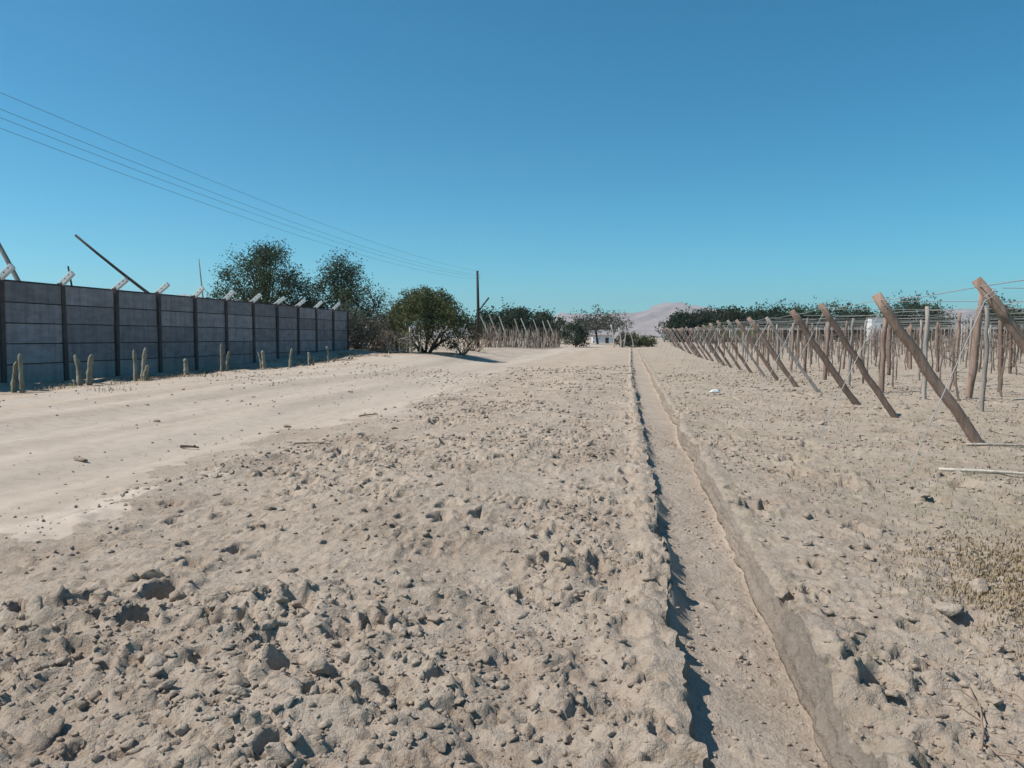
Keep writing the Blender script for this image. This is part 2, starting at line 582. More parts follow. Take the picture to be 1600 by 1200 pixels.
M['weed'] = simple_mat('dull_green_weed', (0.12, 0.135, 0.075), (0.22, 0.225, 0.14), 2, 0.1, 0.01, 0.9)
M['leafA'] = leaf_mat('dark_evergreen_leaf', (0.030, 0.045, 0.022), (0.075, 0.095, 0.045))
M['leafB'] = leaf_mat('olive_leaf', (0.055, 0.065, 0.025), (0.15, 0.155, 0.065))
M['leafC'] = leaf_mat('deep_green_leaf', (0.022, 0.035, 0.020), (0.055, 0.075, 0.038))
M['leafD'] = leaf_mat('pale_green_leaf', (0.10, 0.14, 0.055), (0.19, 0.22, 0.10))
M['leafE'] = leaf_mat('greyish_leaf', (0.06, 0.065, 0.05), (0.13, 0.13, 0.10))

# ------------------------------------------------------------------ ground mesh
def growth(a, step, g, end, cap=1e9):
    out = []; x = a; s = step
    while x < end:
        s = min(s * g, cap)
        x += s
        out.append(x)
    return out


WALLN = 12
cols = []        # (x, kind, t)   kind: 0 outside, 1 left wall, 2 floor, 3 right wall
core_l = -3.2
L = [-v for v in growth(-core_l, 0.012, 1.0155, 70)]
L += [-v for v in growth(-L[-1], 3.0, 1.32, 9000)]
for v in reversed(L):
    cols.append((v, 0, 0))
for v in np.linspace(core_l, TL, int((TL - core_l) / 0.012)):
    cols.append((float(v), 0, 0))
for i in range(1, 9):
    cols.append((TL + 0.012 * i / 8, 1, i / 9))
for v in np.linspace(TL + 0.014, TR - 0.016, 50):
    cols.append((float(v), 2, 0))
for i in range(1, WALLN + 1):
    cols.append((TR - 0.014 + 0.014 * i / (WALLN + 1), 3, 1 - i / (WALLN + 1)))
for v in np.linspace(TR, 1.7, int((1.7 - TR) / 0.012)):
    cols.append((float(v), 0, 0))
Rr = growth(1.7, 0.012, 1.0165, 70)
Rr += growth(Rr[-1], 3.0, 1.32, 9000)
for v in Rr:
    cols.append((v, 0, 0))
CX = np.array([c[0] for c in cols]); CK = np.array([c[1] for c in cols]); CT = np.array([c[2] for c in cols])

rows = list(np.linspace(-7, 1.6, 60)) + list(np.linspace(1.65, 2.15, 12))
y = rows[-1]
while y < 115:
    y += max(0.0125, 0.0050 * y)
    rows.append(y)
s = 0.7
while y < 9000:
    s *= 1.28
    y += s
    rows.append(y)
RY = np.array(rows)
NX, NY = len(CX), len(RY)
GX, GY = np.meshgrid(CX, RY)
K = np.broadcast_to(CK, GX.shape); T = np.broadcast_to(CT, GX.shape)
# wandering trench edges
wl = 0.030 * vnoise(RY * 0.42, RY * 0, 301) + 0.024 * vnoise(RY * 1.7, RY * 0, 302) + 0.018 * vnoise(RY * 6, RY * 0, 303) + 0.012 * vnoise(RY * 19, RY * 0, 304) - 0.17 * sstep(9, 30, RY)
wr = 0.045 * vnoise(RY * 0.4, RY * 0, 311) + 0.028 * vnoise(RY * 1.6, RY * 0, 312) + 0.016 * vnoise(RY * 5, RY * 0, 313) + 0.007 * vnoise(RY * 17, RY * 0, 314)
WL = wl[:, None]; WR = wr[:, None]
fl = np.clip((GX - TL) / (TR - TL), 0, 1)
dx = np.where(GX <= TL, WL * np.exp(-np.clip(TL - GX, 0, 50) / 0.25), np.where(GX >= TR, WR * np.exp(-np.clip(GX - TR, 0, 50) / 0.25), WL + (WR - WL) * fl))
PX = GX + dx
PY = GY
near = (np.abs(PX) < 75) & (PY < 132)
Zb = base_z(np.clip(PX, -75, 75), PY)
Zo = Zb.copy()
m = near & (K != 2)
Zo[m] = Zb[m] + rough_z(GX[m], PY[m])
# a crumbly lip along the trench
lip = 0.035 * np.exp(-((GX - TL + 0.10) / 0.10) ** 2) * (GX <= TL) + 0.02 * np.exp(-((GX - TR - 0.08) / 0.08) ** 2) * (GX >= TR)
Zo = Zo + lip * (1 - sstep(70, 88, PY))
Zf = Zo.copy()
m = (K != 0)
Zf[m] = floor_z(GX[m], PY[m])
PZ = np.where(K == 0, Zo, np.where(K == 2, Zf, Zo * (1 - T) + Zf * T))
# spade marks on the cut faces
cut = (K == 3) | (K == 1)
scr = 0.010 * vnoise(PY * 9.0 + T * 2.0, T * 1.5 + 3, 321) + 0.006 * vnoise(PY * 31, T * 4, 322) + 0.014 * vnoise(PY * 0.8, T * 9, 323) + 0.008 * vnoise(PY * 2.2, T * 19, 324)
PX = np.where(cut, PX + scr * np.sin(np.clip(T, 0, 1) * math.pi), PX)
# cut leans a little
PX = np.where(K == 3, PX - (0.035 + 0.03 * vnoise(PY * 0.7, PY * 0, 325)) * T, PX)

V = np.stack([PX, PY, PZ], -1).reshape(-1, 3)
ii = np.arange(NX - 1)[None, :] + NX * np.arange(NY - 1)[:, None]
FQ = np.stack([ii, ii + 1, ii + 1 + NX, ii + NX], -1).reshape(-1, 4)
fcx = (GX[:-1, :-1] + GX[1:, 1:]) / 2; fcy = (GY[:-1, :-1] + GY[1:, 1:]) / 2
intr = (fcx > TL) & (fcx < TR) & (fcy < 88)
re = road_edge(fcy)
re = re - 0.25 + 0.55 * fbm(fcx * 1.2, fcy * 0.9, 4, 44, 0.6)
onroad = (fcx < re) & (fcx > -12.6 + 0.5 * vnoise(fcy * 0.4, fcy * 0, 331) + 3.0 * sstep(34, 44, fcy) + 2.8 * sstep(62, 88, fcy)) & (fcy < 118)
infield = (fcx >= TR) & ~onroad
spoil = ~(intr | onroad | infield)


def sub_mesh(name, mask, mat):
    F = FQ[mask.ravel()]
    used, inv = np.unique(F, return_inverse=True)
    me = np_mesh(name, V[used], inv.reshape(F.shape), mat, name == 'dirt_road')
    o = link_mesh(name, me)
    o['kind'] = 'structure'
    return o


sub_mesh('ground', spoil, M['soil'])
M['cutface'] = soil_mat('cut_earth_shade_tint', (0.318, 0.272, 0.226), (0.25, 0.213, 0.176), (0.62, 0.58, 0.54))  # darker colour on the cut faces paints in their weak, grazing sunlight
tro = sub_mesh('trench', intr, M['trench'])
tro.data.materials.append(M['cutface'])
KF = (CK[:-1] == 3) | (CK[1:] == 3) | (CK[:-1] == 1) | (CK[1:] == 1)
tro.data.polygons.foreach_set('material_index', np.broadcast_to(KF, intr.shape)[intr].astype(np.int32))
sub_mesh('dirt_road', onroad, M['road'])
sub_mesh('field', infield, M['field'])

# ------------------------------------------------------------------ far hills
def make_hills():
    n, k = 620, 70
    az = np.linspace(R(-62), R(62), n)          # bearing from +Y, clockwise
    d = np.linspace(2300, 5200, k)
    A, D = np.meshgrid(az, d)
    b = (A - 0) * 180 / math.pi
    # crest elevation angle by bearing (degrees): broad main peak, foothills and a long low ridge on the left
    crest = 0.9 + 1.45 * np.exp(-((b - 2.9) / 2.9) ** 2) + 0.95 * np.exp(-((b - 7.0) / 3.4) ** 2) + 1.1 * np.exp(-((b + 3.5) / 4.0) ** 2) \
        + 2.5 * np.exp(-((b + 36) / 8) ** 2) + 1.6 * np.exp(-((b + 25) / 5.0) ** 2) + 1.0 * np.exp(-((b - 22) / 9) ** 2) \
        + 2.2 * np.exp(-((b - 48) / 9) ** 2)
    X = np.sin(A) * D; Y = np.cos(A) * D
    prof = np.exp(-((D - 3700) / 750.0) ** 2)
    rd = 1 - 1.6 * np.abs(fbm(X / 330, Y / 330, 5, 401, 0.55))
    Z = crest * math.pi / 180 * 3700 * prof * (0.72 + 0.24 * rd) + 9 * fbm(X / 110, Y / 110, 4, 402) * prof
    Z = np.where(prof < 0.03, -6, Z) - 2
    Vh = np.stack([X, Y, Z], -1).reshape(-1, 3)
    jj = np.arange(n - 1)[None, :] + n * np.arange(k - 1)[:, None]
    Fh = np.stack([jj, jj + 1, jj + 1 + n, jj + n], -1).reshape(-1, 4)
    mat, nt, bs = new_mat('bare_hill_rock')
    co = geo_co(nt)
    nn = noise(nt, 0.006, 6, 0.65, co)
    r = ramp(nt, nn.outputs[0], [(0.35, (0.24, 0.18, 0.155)), (0.65, (0.40, 0.32, 0.28))])
    nt.links.new(r.outputs[0], bs.inputs['Base Color'])
    bs.inputs['Roughness'].default_value = 1.0
    o = link_mesh('hills', np_mesh('hills', Vh, Fh, mat, True))
    o['kind'] = 'structure'


make_hills()

# ------------------------------------------------------------------ concrete panel wall
WX = -14.8
BAY = 2.06
POST_Y = [18.28 + BAY * n for n in range(-4, 11)]
WZ0, SLAB = 0.34, 0.503


def arm_mesh():
    """overhanging post head: square bar with three wire holes through it"""
    bm = bmesh.new()
    bmesh.ops.create_cube(bm, size=1.0)
    for v in bm.verts:
        v.co = Vector((v.co.x * 0.56, v.co.y * 0.11, v.co.z * 0.135))
    bmesh.ops.bevel(bm, geom=list(bm.edges), offset=0.008, segments=1, affect='EDGES')
    a = bpy.data.meshes.new('arm_body'); bm.to_mesh(a); bm.free()
    bm = bmesh.new()
    for px in (-0.13, 0.03, 0.18):
        bmesh.ops.create_cone(bm, cap_ends=True, segments=10, radius1=0.024, radius2=0.024, depth=0.3,
                              matrix=Matrix.Translation((px, 0, 0.005)) @ Matrix.Rotation(R(90), 4, 'X'))
    c = bpy.data.meshes.new('arm_cut'); bm.to_mesh(c); bm.free()
    oa = bpy.data.objects.new('arm_body', a); oc = bpy.data.objects.new('arm_cut', c)
    C.objects.link(oa); C.objects.link(oc)
    md = oa.modifiers.new('holes', 'BOOLEAN'); md.operation = 'DIFFERENCE'; md.object = oc; md.solver = 'EXACT'
    dg = bpy.context.evaluated_depsgraph_get()
    me = bpy.data.meshes.new_from_object(oa.evaluated_get(dg))
    me.name = 'arm'
    bpy.data.objects.remove(oa); bpy.data.objects.remove(oc)
    me.materials.clear(); me.materials.append(M['arm'])
    return me


def panel_mesh(seed):
    r = random.Random(seed)
    m = MB()
    m.box((0, 0, -0.010), (0.045, BAY - 0.115, SLAB - 0.022), None, 0.003)
    m.box((-0.028, 0, SLAB / 2 - 0.010), (0.009, BAY - 0.14, 0.07))      # tongue closing the joint at the back
    me = m.mesh('panel', M['panel'])
    me.materials.append(M['cpost'])                       # joint faces coloured dark, painting in the shadow of the groove
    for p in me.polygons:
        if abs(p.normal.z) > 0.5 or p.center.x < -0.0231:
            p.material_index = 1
    return me


def build_wall():
    w = empty('concrete_wall', (WX, POST_Y[0], WZ0 - 0.2))
    tag(w, 'long grey wall of stacked concrete panels between posts with angled white heads', 'wall')
    off = Vector((WX, POST_Y[0], WZ0 - 0.2))
    am = arm_mesh()
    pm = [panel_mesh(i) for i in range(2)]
    pb = MB()
    pb.box((0, 0, (5 * SLAB + 0.06 - 0.5) / 2), (0.15, 0.135, 5 * SLAB + 0.56), None, 0.012)
    post_me = pb.mesh('post', M['cpost'])
    r = random.Random(3)
    for i, py in enumerate(POST_Y):
        p = link_mesh('post', post_me, w, Vector((WX + 0.012, py, WZ0)) - off)
        p.rotation_euler = (R(r.uniform(-0.6, 0.6)), R(r.uniform(-0.6, 0.6)), 0)
        if i < len(POST_Y) - 1:
            a = link_mesh('arm', am, p, Vector((0.145, 0, 5 * SLAB + 0.145)))
            a.rotation_euler = (R(r.uniform(-3, 3)), R(-40 + r.uniform(-5, 4)), R(r.uniform(-4, 4)))
    for i in range(len(POST_Y) - 1):
        for k in range(5):
            c = Vector((WX, (POST_Y[i] + POST_Y[i + 1]) / 2, WZ0 + SLAB * (k + 0.5))) - off
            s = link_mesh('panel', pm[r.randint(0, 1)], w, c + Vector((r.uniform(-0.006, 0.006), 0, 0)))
            s.rotation_euler = (R(r.uniform(-0.16, 0.16)), R(r.uniform(-0.35, 0.35)), R(r.uniform(-0.25, 0.25)))


build_wall()

# ------------------------------------------------------------------ branching plants
def perp(d, r):
    v = Vector((r.uniform(-1, 1), r.uniform(-1, 1), r.uniform(-1, 1)))
    v = v - d * v.dot(d)
    return v.normalized() if v.length > 1e-4 else d.orthogonal().normalized()


def grow(mb, r, p, d, ln, rad, lev, tips, spread=0.6, kids=(2, 4), up=0.12, shrink=0.68, nside=5, wob=0.18):
    n = 4
    pts = [p]; q = p.copy(); dd = d.copy()
    for i in range(n):
        dd = (dd + perp(dd, r) * wob + Vector((0, 0, up * 0.3))).normalized()
        q = q + dd * (ln / n)
        pts.append(q.copy())
    r1 = rad * (0.62 if lev else 0.3)
    rr = [rad + (r1 - rad) * i / n for i in range(n + 1)]
    mb.tube(pts, rr, nside if lev > 1 else 3, cap=False)
    if lev <= 1:
        for i in range(1, n + 1):
            tips.append(pts[i])
    if lev == 0:
        return
    for j in range(r.randint(*kids)):
        t = r.uniform(0.45, 1.0) if j else 1.0
        i = min(n, max(1, int(round(t * n))))
        nd = (dd + perp(dd, r) * r.uniform(0.5, 1.15) * spread * 1.4 + Vector((0, 0, up))).normalized()
        grow(mb, r, pts[i].copy(), nd, ln * shrink * r.uniform(0.75, 1.2), rr[i] * r.uniform(0.55, 0.8), lev - 1, tips,
             spread, kids, up, shrink, nside, wob)


def leaf_cloud(name, pts, per, sig, size, mat, parent, rs, flat=0.0):
    pts = np.array([tuple(p) for p in pts])
    if len(pts) == 0:
        return None
    n = len(pts) * per
    Cc = np.repeat(pts, per, 0) + rs.normal(0, 1, (n, 3)) * np.array(sig)
    a = rs.normal(0, 1, (n, 3)); a[:, 2] *= (1 - flat)
    a /= np.linalg.norm(a, axis=1, keepdims=True) + 1e-9
    b = rs.normal(0, 1, (n, 3)); b -= a * (a * b).sum(1, keepdims=True)
    b /= np.linalg.norm(b, axis=1, keepdims=True) + 1e-9
    s = size * rs.uniform(0.6, 1.35, (n, 1))
    a = a * s; b = b * s * rs.uniform(0.35, 0.6, (n, 1))
    Vv = np.stack([Cc - a, Cc + b, Cc + a, Cc - b], 1).reshape(-1, 3)
    F = np.arange(n * 4).reshape(-1, 4)
    return link_mesh(name, np_mesh(name, Vv, F, mat), parent)


def at(px, D):
    """ground position seen at bearing of picture column px (1600 wide), D metres along the view axis"""
    q = (px - 800) / 1200.0
    return (D * (-math.sin(YAW) + q * math.cos(YAW)), D * (math.cos(YAW) + q * math.sin(YAW)))


def fit(pts, lo, hi):
    pass


def crown_tree(name, x, yy, h, w, mat, label, cat='tree', seed=0, trunk_h=0.3, leaf=0.12, blobs=16, per=130, group=None, squash=0.75, z0=None, flat_base=False, csig=0.10, lim=1.0, spread=1.3):
    """tree with trunk, limbs and a crown of leaf clumps around limb ends"""
    r = random.Random(seed); rs = np.random.RandomState(seed)
    z = (bz(x, yy) if z0 is None else z0) - 0.08
    t = empty(name, (x, yy, z), r.uniform(0, 6.28))
    tag(t, label, cat, group)
    mb = MB()
    th = h * trunk_h
    top = Vector((r.uniform(-.2, .2) * w * 0.2, r.uniform(-.2, .2) * w * 0.2, th))
    mb.tube([(0, 0, 0), tuple(top * 0.5 + Vector((0.03, 0, 0))), tuple(top)], [h * 0.035, h * 0.028, h * 0.024], 7)
    cl = []
    ch = h - th
    for i in range(blobs):
        a = r.uniform(0, 6.283); u = math.sqrt(r.random())
        vz = r.random()
        rad = 0.5 * w * u * math.sqrt(max(0.12, 1 - (2 * vz - (0.75 if not flat_base else 0.4)) ** 2 * 0.55))
        c = Vector((math.cos(a) * rad, math.sin(a) * rad, th * 0.8 + ch * (0.12 + 0.80 * vz * (1 - 0.45 * (2 * rad / w) ** 2))))
        cl.append(c)
        mid = (top + c) * 0.5 + Vector((r.uniform(-.1, .1), r.uniform(-.1, .1), r.uniform(-0.1, 0.05) * ch))
        mb.tube([tuple(top), tuple(mid), tuple(c)], [h * 0.016 * lim, h * 0.010 * lim, h * 0.003 * lim], 4, cap=False)
    mb.build('trunk', M['bark'], t)
    pts = []
    for c in cl:
        s = w * csig * r.uniform(0.6, 1.25)
        for k in range(per // 6):
            pts.append(c + Vector((r.gauss(0, s), r.gauss(0, s), r.gauss(0, s * squash))))
    leaf_cloud('crown', pts, 6, (leaf * spread,) * 3, leaf, mat, t, rs)
    return t


# ---- the two trees behind the wall
x, yy = at(412, 52)
ta = crown_tree('tree', x, yy, 7.6, 7.4, M['leafA'], 'broad open dark tree with slanting limbs, rising behind the concrete wall', 'tree', 5, 0.22, 0.075, 64, 330, 'trees behind the panel wall', 0.7, None, True, 0.062, 0.6, 2.4)
ta.rotation_euler = (0, 0, 0.4)
x, yy = at(536, 55)
tb = crown_tree('tree', x, yy, 6.7, 6.4, M['leafA'], 'rounder leafy tree behind the far end of the concrete wall', 'tree', 9, 0.18, 0.075, 60, 330, 'trees behind the panel wall', 0.8, None, True, 0.07, 0.6, 2.4)


# ---- the domed shrub by the road
def dome_shrub():
    r = random.Random(21); rs = np.random.RandomState(21)
    x, yy = at(664, 44)
    t = empty('dome_shrub', (x, yy, bz(x, yy) - 0.05))
    tag(t, 'big olive green dome-shaped thorn tree with dark hollow underside beside the road', 'tree')
    mb = MB(); tips = []
    for i in range(7):
        a = 6.283 * i / 7 + r.uniform(-0.3, 0.3)
        mb2p = Vector((math.cos(a) * 0.25, math.sin(a) * 0.25, 0))
        d = Vector((math.cos(a) * r.uniform(0.5, 1.0), math.sin(a) * r.uniform(0.5, 1.0), 1.1)).normalized()
        grow(mb, r, mb2p, d, 1.5, 0.09, 2, tips, 0.6, (2, 4), 0.05, 0.62, 5, 0.2)
    mb.build('trunk', M['bark'], t)
    pts = []
    n = 3000
    for i in range(n):
        a = r.uniform(0, 6.283); u = r.random() ** 0.5
        lump = 1 + 0.10 * math.sin(3 * a + 1) + 0.09 * math.sin(7 * a) + r.gauss(0, 0.04)
        rad = 2.4 * u * lump
        hz = 3.45 * (1 - 0.50 * u ** 2.6) * (1 + 0.07 * math.sin(5 * a + 4 * u) + 0.04 * math.sin(11 * a + 7 * u)) + r.gauss(0, 0.06)
        thick = r.random() ** 1.6 * (1.3 - 0.2 * u)
        z = hz - thick
        # skirt down to the ground on the left and at the back
        if u > 0.75 and math.cos(a - 2.6) > -0.6 and r.random() < 0.85:
            z = r.uniform(0.25, hz)
        pts.append(Vector((math.cos(a) * rad, math.sin(a) * rad, z)))
    leaf_cloud('crown', pts, 9, (0.12, 0.12, 0.08), 0.065, M['leafB'], t, rs)


dome_shrub()

# ---- dry tangle of brush between the wall and the shrub
def dry_brush(px, D, h, w, seed, label, mat='twig', lean=0.0, leafy=None):
    r = random.Random(seed)
    x, yy = at(px, D)
    t = empty('dry_bush', (x, yy, bz(x, yy) - 0.05))
    tag(t, label, 'bush', 'dry bushes past the end of the wall')
    mb = MB(); tips = []
    for i in range(13):
        a = r.uniform(0, 6.283)
        d = Vector((math.cos(a) * r.uniform(0.1, 0.9) + lean, math.sin(a) * r.uniform(0.1, 0.9), r.uniform(0.5, 1.2))).normalized()
        grow(mb, r, Vector((math.cos(a) * w * 0.2 * r.random(), math.sin(a) * w * 0.2 * r.random(), 0)), d, h * 0.5 * r.uniform(0.8, 1.2), 0.035, 3, tips, 0.75, (2, 3), -0.02, 0.66, 4, 0.30)
    mb.build('stems', M[mat], t)
    if leafy:
        rs = np.random.RandomState(seed)
        leaf_cloud('foliage', [p for p in tips if r.random() < 0.7 and p.z > 0.1], 3, (0.1, 0.1, 0.1), 0.06, M[leafy], t, rs)


dry_brush(562, 42.5, 2.2, 1.8, 31, 'dark tangled dry bush against the end post of the concrete wall', 'bark', 0.1, 'leafE')
dry_brush(588, 43.5, 2.3, 1.8, 32, 'brown dead bush with drooping leaves behind a pale stake', 'twig', 0, 'leafE')
dry_brush(612, 42.8, 1.9, 1.5, 33, 'bare twiggy dry bush beside the domed thorn tree', 'twig', 0.2)
dry_brush(634, 43.2, 2.0, 1.4, 34, 'pale bleached dry bush under the edge of the domed thorn tree', 'palewood', -0.2)
dry_brush(722, 46.0, 1.9, 1.8, 35, 'thin grey dry bush on the roadside right of the domed thorn tree', 'twig', 0.1)
dry_brush(740, 52.0, 2.0, 1.6, 36, 'dry bush at the foot of the power pole', 'twig', 0.0)


def stake(name, px, D, top_px, h, r0, mat, label, cat='stake', group=None, bend=0.0):
    x, yy = at(px, D); x2, y2 = at(top_px, D)
    z = bz(x, yy)
    t = tagged = MB()
    n = 5
    pts = []
    for i in range(n + 1):
        f = i / n
        pts.append(((x2 - x) * f + bend * math.sin(f * math.pi), (y2 - yy) * f, -0.25 + (h + 0.25) * f))
    t.tube(pts, [r0 * (1 - 0.3 * i / n) for i in range(n + 1)], 7)
    o = t.build(name, M[mat], None, (x, yy, z), True)
    tag(o, label, cat, group)
    return o


dry_brush(575, 42.0, 1.7, 1.6, 37, 'low tangle of dead stems right beside the wall end', 'twig', 0.2, 'leafE')
dry_brush(600, 41.6, 1.6, 1.6, 38, 'low brown tangle between two pale stakes', 'twig', -0.1)
dry_brush(624, 42.0, 1.6, 1.5, 39, 'low grey tangle of sticks in front of the bleached bush', 'palewood', 0.1)
dry_brush(556, 44.0, 2.6, 1.8, 40, 'tallest dark dry bush showing just past the wall end post', 'bark', 0.3, 'leafE')
stake('stake', 643, 41.5, 641, 1.45, 0.085, 'palewood', 'short thick pale stake among the dry bushes', 'stake')
stake('stake', 571, 41.5, 573, 1.3, 0.05, 'palewood', 'thin pale stake in front of the brown dead bush', 'stake')
stake('stake', 655, 41.8, 662, 1.3, 0.045, 'palewood', 'forked-looking pale stick leaning out from under the domed thorn tree', 'stake')
stake('stake', 711, 44.5, 716, 1.6, 0.04, 'palewood', 'pale crooked stick at the right edge of the domed thorn tree', 'stake', None, 0.1)

# ------------------------------------------------------------------ cactus stubs in front of the wall
def cactus(y, stems, label, tilt=0):
    x = -12.7
    y = y * 12.7 / 13.5
    r = random.Random(int(y * 10))
    t = empty('cactus', (x, y, bz(x, y) - 0.03))
    tag(t, label, 'cactus', 'cactus stubs along the foot of the wall')
    for (ox, oy, h, rad, lx, ly) in stems:
        lx += r.uniform(-0.10, 0.10); ly += r.uniform(-0.08, 0.08); rad *= r.uniform(0.8, 1.1); h *= r.uniform(0.86, 1.02)
        n, m = 20, 16
        Vv = []; F = []
        for i in range(m + 1):
            f = i / m
            prof = 0.72 + 0.06 * math.sin(f * 10 + h * 7) + 0.05 * math.sin(f * 23 + ox * 30) - 0.14 * f
            if f > 0.86:
                prof *= math.sqrt(max(0.02, 1 - ((f - 0.86) / 0.145) ** 2))
            for k in range(n):
                a = 6.283 * k / n
                rr = 0.78 * rad * prof * (1.2 if k % 2 == 0 else 0.74) * r.uniform(0.9, 1.1)
                Vv.append((ox + lx * f * f + math.cos(a) * rr, oy + ly * f + math.sin(a) * rr, h * f))
        for i in range(m):
            for k in range(n):
                F.append((i * n + k, i * n + (k + 1) % n, (i + 1) * n + (k + 1) % n, (i + 1) * n + k))
        me = np_mesh('stem', Vv, F, M['cactus'])
        link_mesh('stem', me, t)


cactus(15.1, [(0, 0, 0.72, 0.085, 0.05, 0), (0.16, 0.05, 0.88, 0.08, 0.06, 0.02)], 'whitish two-stemmed cactus stub casting a shadow by the near end of the wall')
cactus(17.3, [(-0.10, 0, 0.86, 0.11, -0.06, 0), (0.13, 0.04, 0.88, 0.115, 0.05, 0), (-0.26, 0, 0.18, 0.06, -0.1, 0)], 'thick pair of pale green cactus stems with a small side knob, before the wall')
cactus(19.5, [(-0.10, 0, 0.93, 0.10, 0.03, 0), (0.10, 0.02, 0.94, 0.10, 0.0, 0), (0.20, -0.03, 0.5, 0.09, 0.05, 0)], 'three close cactus stems clumped upright in front of the wall')
cactus(21.8, [(0, 0, 0.56, 0.11, -0.03, 0)], 'low single stubby cactus by the wall')
cactus(24.0, [(-0.05, 0, 0.95, 0.075, -0.02, 0), (0.10, 0.03, 0.78, 0.07, 0.03, 0)], 'tall slim twin-stemmed cactus against a wall post')
cactus(26.9, [(0, 0, 0.72, 0.10, -0.05, 0), (-0.12, 0, 0.70, 0.05, -0.14, 0)], 'single yellowish cactus column with a hooked tip')
cactus(29.1, [(0, 0, 0.76, 0.085, 0.14, 0)], 'cactus column leaning and narrowing to the top')
cactus(31.1, [(-0.05, 0, 0.56, 0.11, -0.10, 0), (0.12, 0, 0.36, 0.09, 0.1, 0)], 'short pale bent cactus with a drooping second stem')
cactus(33.1, [(0, 0, 0.78, 0.10, -0.12, 0), (-0.2, 0, 0.3, 0.08, -0.15, 0), (0.2, 0, 0.25, 0.08, 0.2, 0)], 'sprawling cactus with low side stems near the wall end')
cactus(35.6, [(0, 0, 0.24, 0.08, 0.02, 0), (0.14, 0, 0.16, 0.07, 0.05, 0)], 'tiny whitish cactus nub at the very end of the wall')

# ------------------------------------------------------------------ poles and power lines
def utility_pole(x, y, h, label, shared=None):
    t = empty('power_pole', (x, y, bz(x, y)))
    tag(t, label, 'pole', 'power poles along the wall')
    m = MB(); m.tube([(0, 0, -0.6), (0.02, 0, h * 0.5), (-0.04, 0, h)], [0.15, 0.125, 0.09], 10)
    m.build('shaft', M['darkwood'], t, None, True)
    for z in WIRE_DZ:
        b = MB(); b.tube([(0.05, 0, h + z - 0.02), (0.19, 0, h + z - 0.02), (0.19, 0, h + z + 0.06)], [0.012, 0.012, 0.03], 6)
        b.build('insulator', M['white'], t)
    return t


WIRE_DZ = (-0.12, -0.42, -0.56, -0.74)
PX1, PY1 = at(747, 65)
H1 = 6.45
z1 = bz(PX1, PY1)
utility_pole(PX1, PY1, H1, 'tall dark leaning power pole standing beyond the domed thorn tree')
PX0, PY0 = PX1 - 0.2, 4.0
H0 = 6.55
z0 = bz(PX0, PY0)
utility_pole(PX0, PY0, H0, 'dark power pole near the start of the concrete wall')
b = MB(); sx, sy = at(760, 65); b.tube([(0, 0, 3.0), (sx - PX1 + 0.25, 0, 4.2)], [0.06, 0.07], 6)
br = b.build('brace', M['darkwood'], bpy.data.objects['power_pole'])
for k, dz in enumerate(WIRE_DZ):
    m = MB(); n = 40; pts = []
    for i in range(n + 1):
        f = i / n
        za = z0 + H0 + dz + 0.06; zb = z1 + H1 + dz + 0.06
        pts.append((PX0 + 0.19 + (PX1 - PX0) * f, PY0 + (PY1 - PY0) * f, za + (zb - za) * f - (0.75 + 0.06 * k) * 4 * f * (1 - f)))
    m.tube(pts, 0.0045, 4)
    tag(m.build('power_line', M['cable']), ['topmost power line sagging between the poles', 'second power line from the top, strung between the poles', 'third power line from the top, close under the second', 'lowest power line sagging between the poles'][k], 'cable', 'power lines')


def leaning_pole(p0, p1, r0, r1, bend, label, mat='darkwood'):
    m = MB(); n = 8; pts = []
    for i in range(n + 1):
        f = i / n
        pts.append(tuple(Vector(p1) * f + Vector((0, 0, -0.3)) * (1 - f) * 1 + Vector((0, 0, bend * 4 * f * (1 - f)))))
    m.tube(pts, [r0 + (r1 - r0) * i / n for i in range(n + 1)], 8)
    o = m.build('leaning_pole', M[mat], None, p0, True)
    tag(o, label, 'pole')


leaning_pole((-19.9, 24.6, bz(-19.9, 24.6)), (-3.1, 0.2, 5.2), 0.10, 0.07, 0.12, 'thick curved wooden pole leaning behind the near end of the wall', 'greywood')
leaning_pole((-16.5, 31.6, bz(-16.5, 31.6)), (-7.6, -0.9, 5.3), 0.09, 0.055, -0.22, 'long dark bent pole slanting out above the middle of the wall')
x, yy = at(134, 36); leaning_pole((x, yy, bz(x, yy)), (-0.75, 0, 4.1), 0.05, 0.04, 0, 'slim dark post tip leaning behind the wall near the thick curved pole')
x, yy = at(327, 40); leaning_pole((x, yy, bz(x, yy)), (-0.45, 0, 4.7), 0.05, 0.03, 0, 'slim grey upright pole behind the wall beside the broad open tree', 'greywood')
x, yy = at(606, 46); leaning_pole((x, yy, bz(x, yy) + 0.6), (-1.6, 1.0, 3.2), 0.035, 0.03, 0, 'thin dark pole slanting between the rounder leafy tree and the dry bushes')

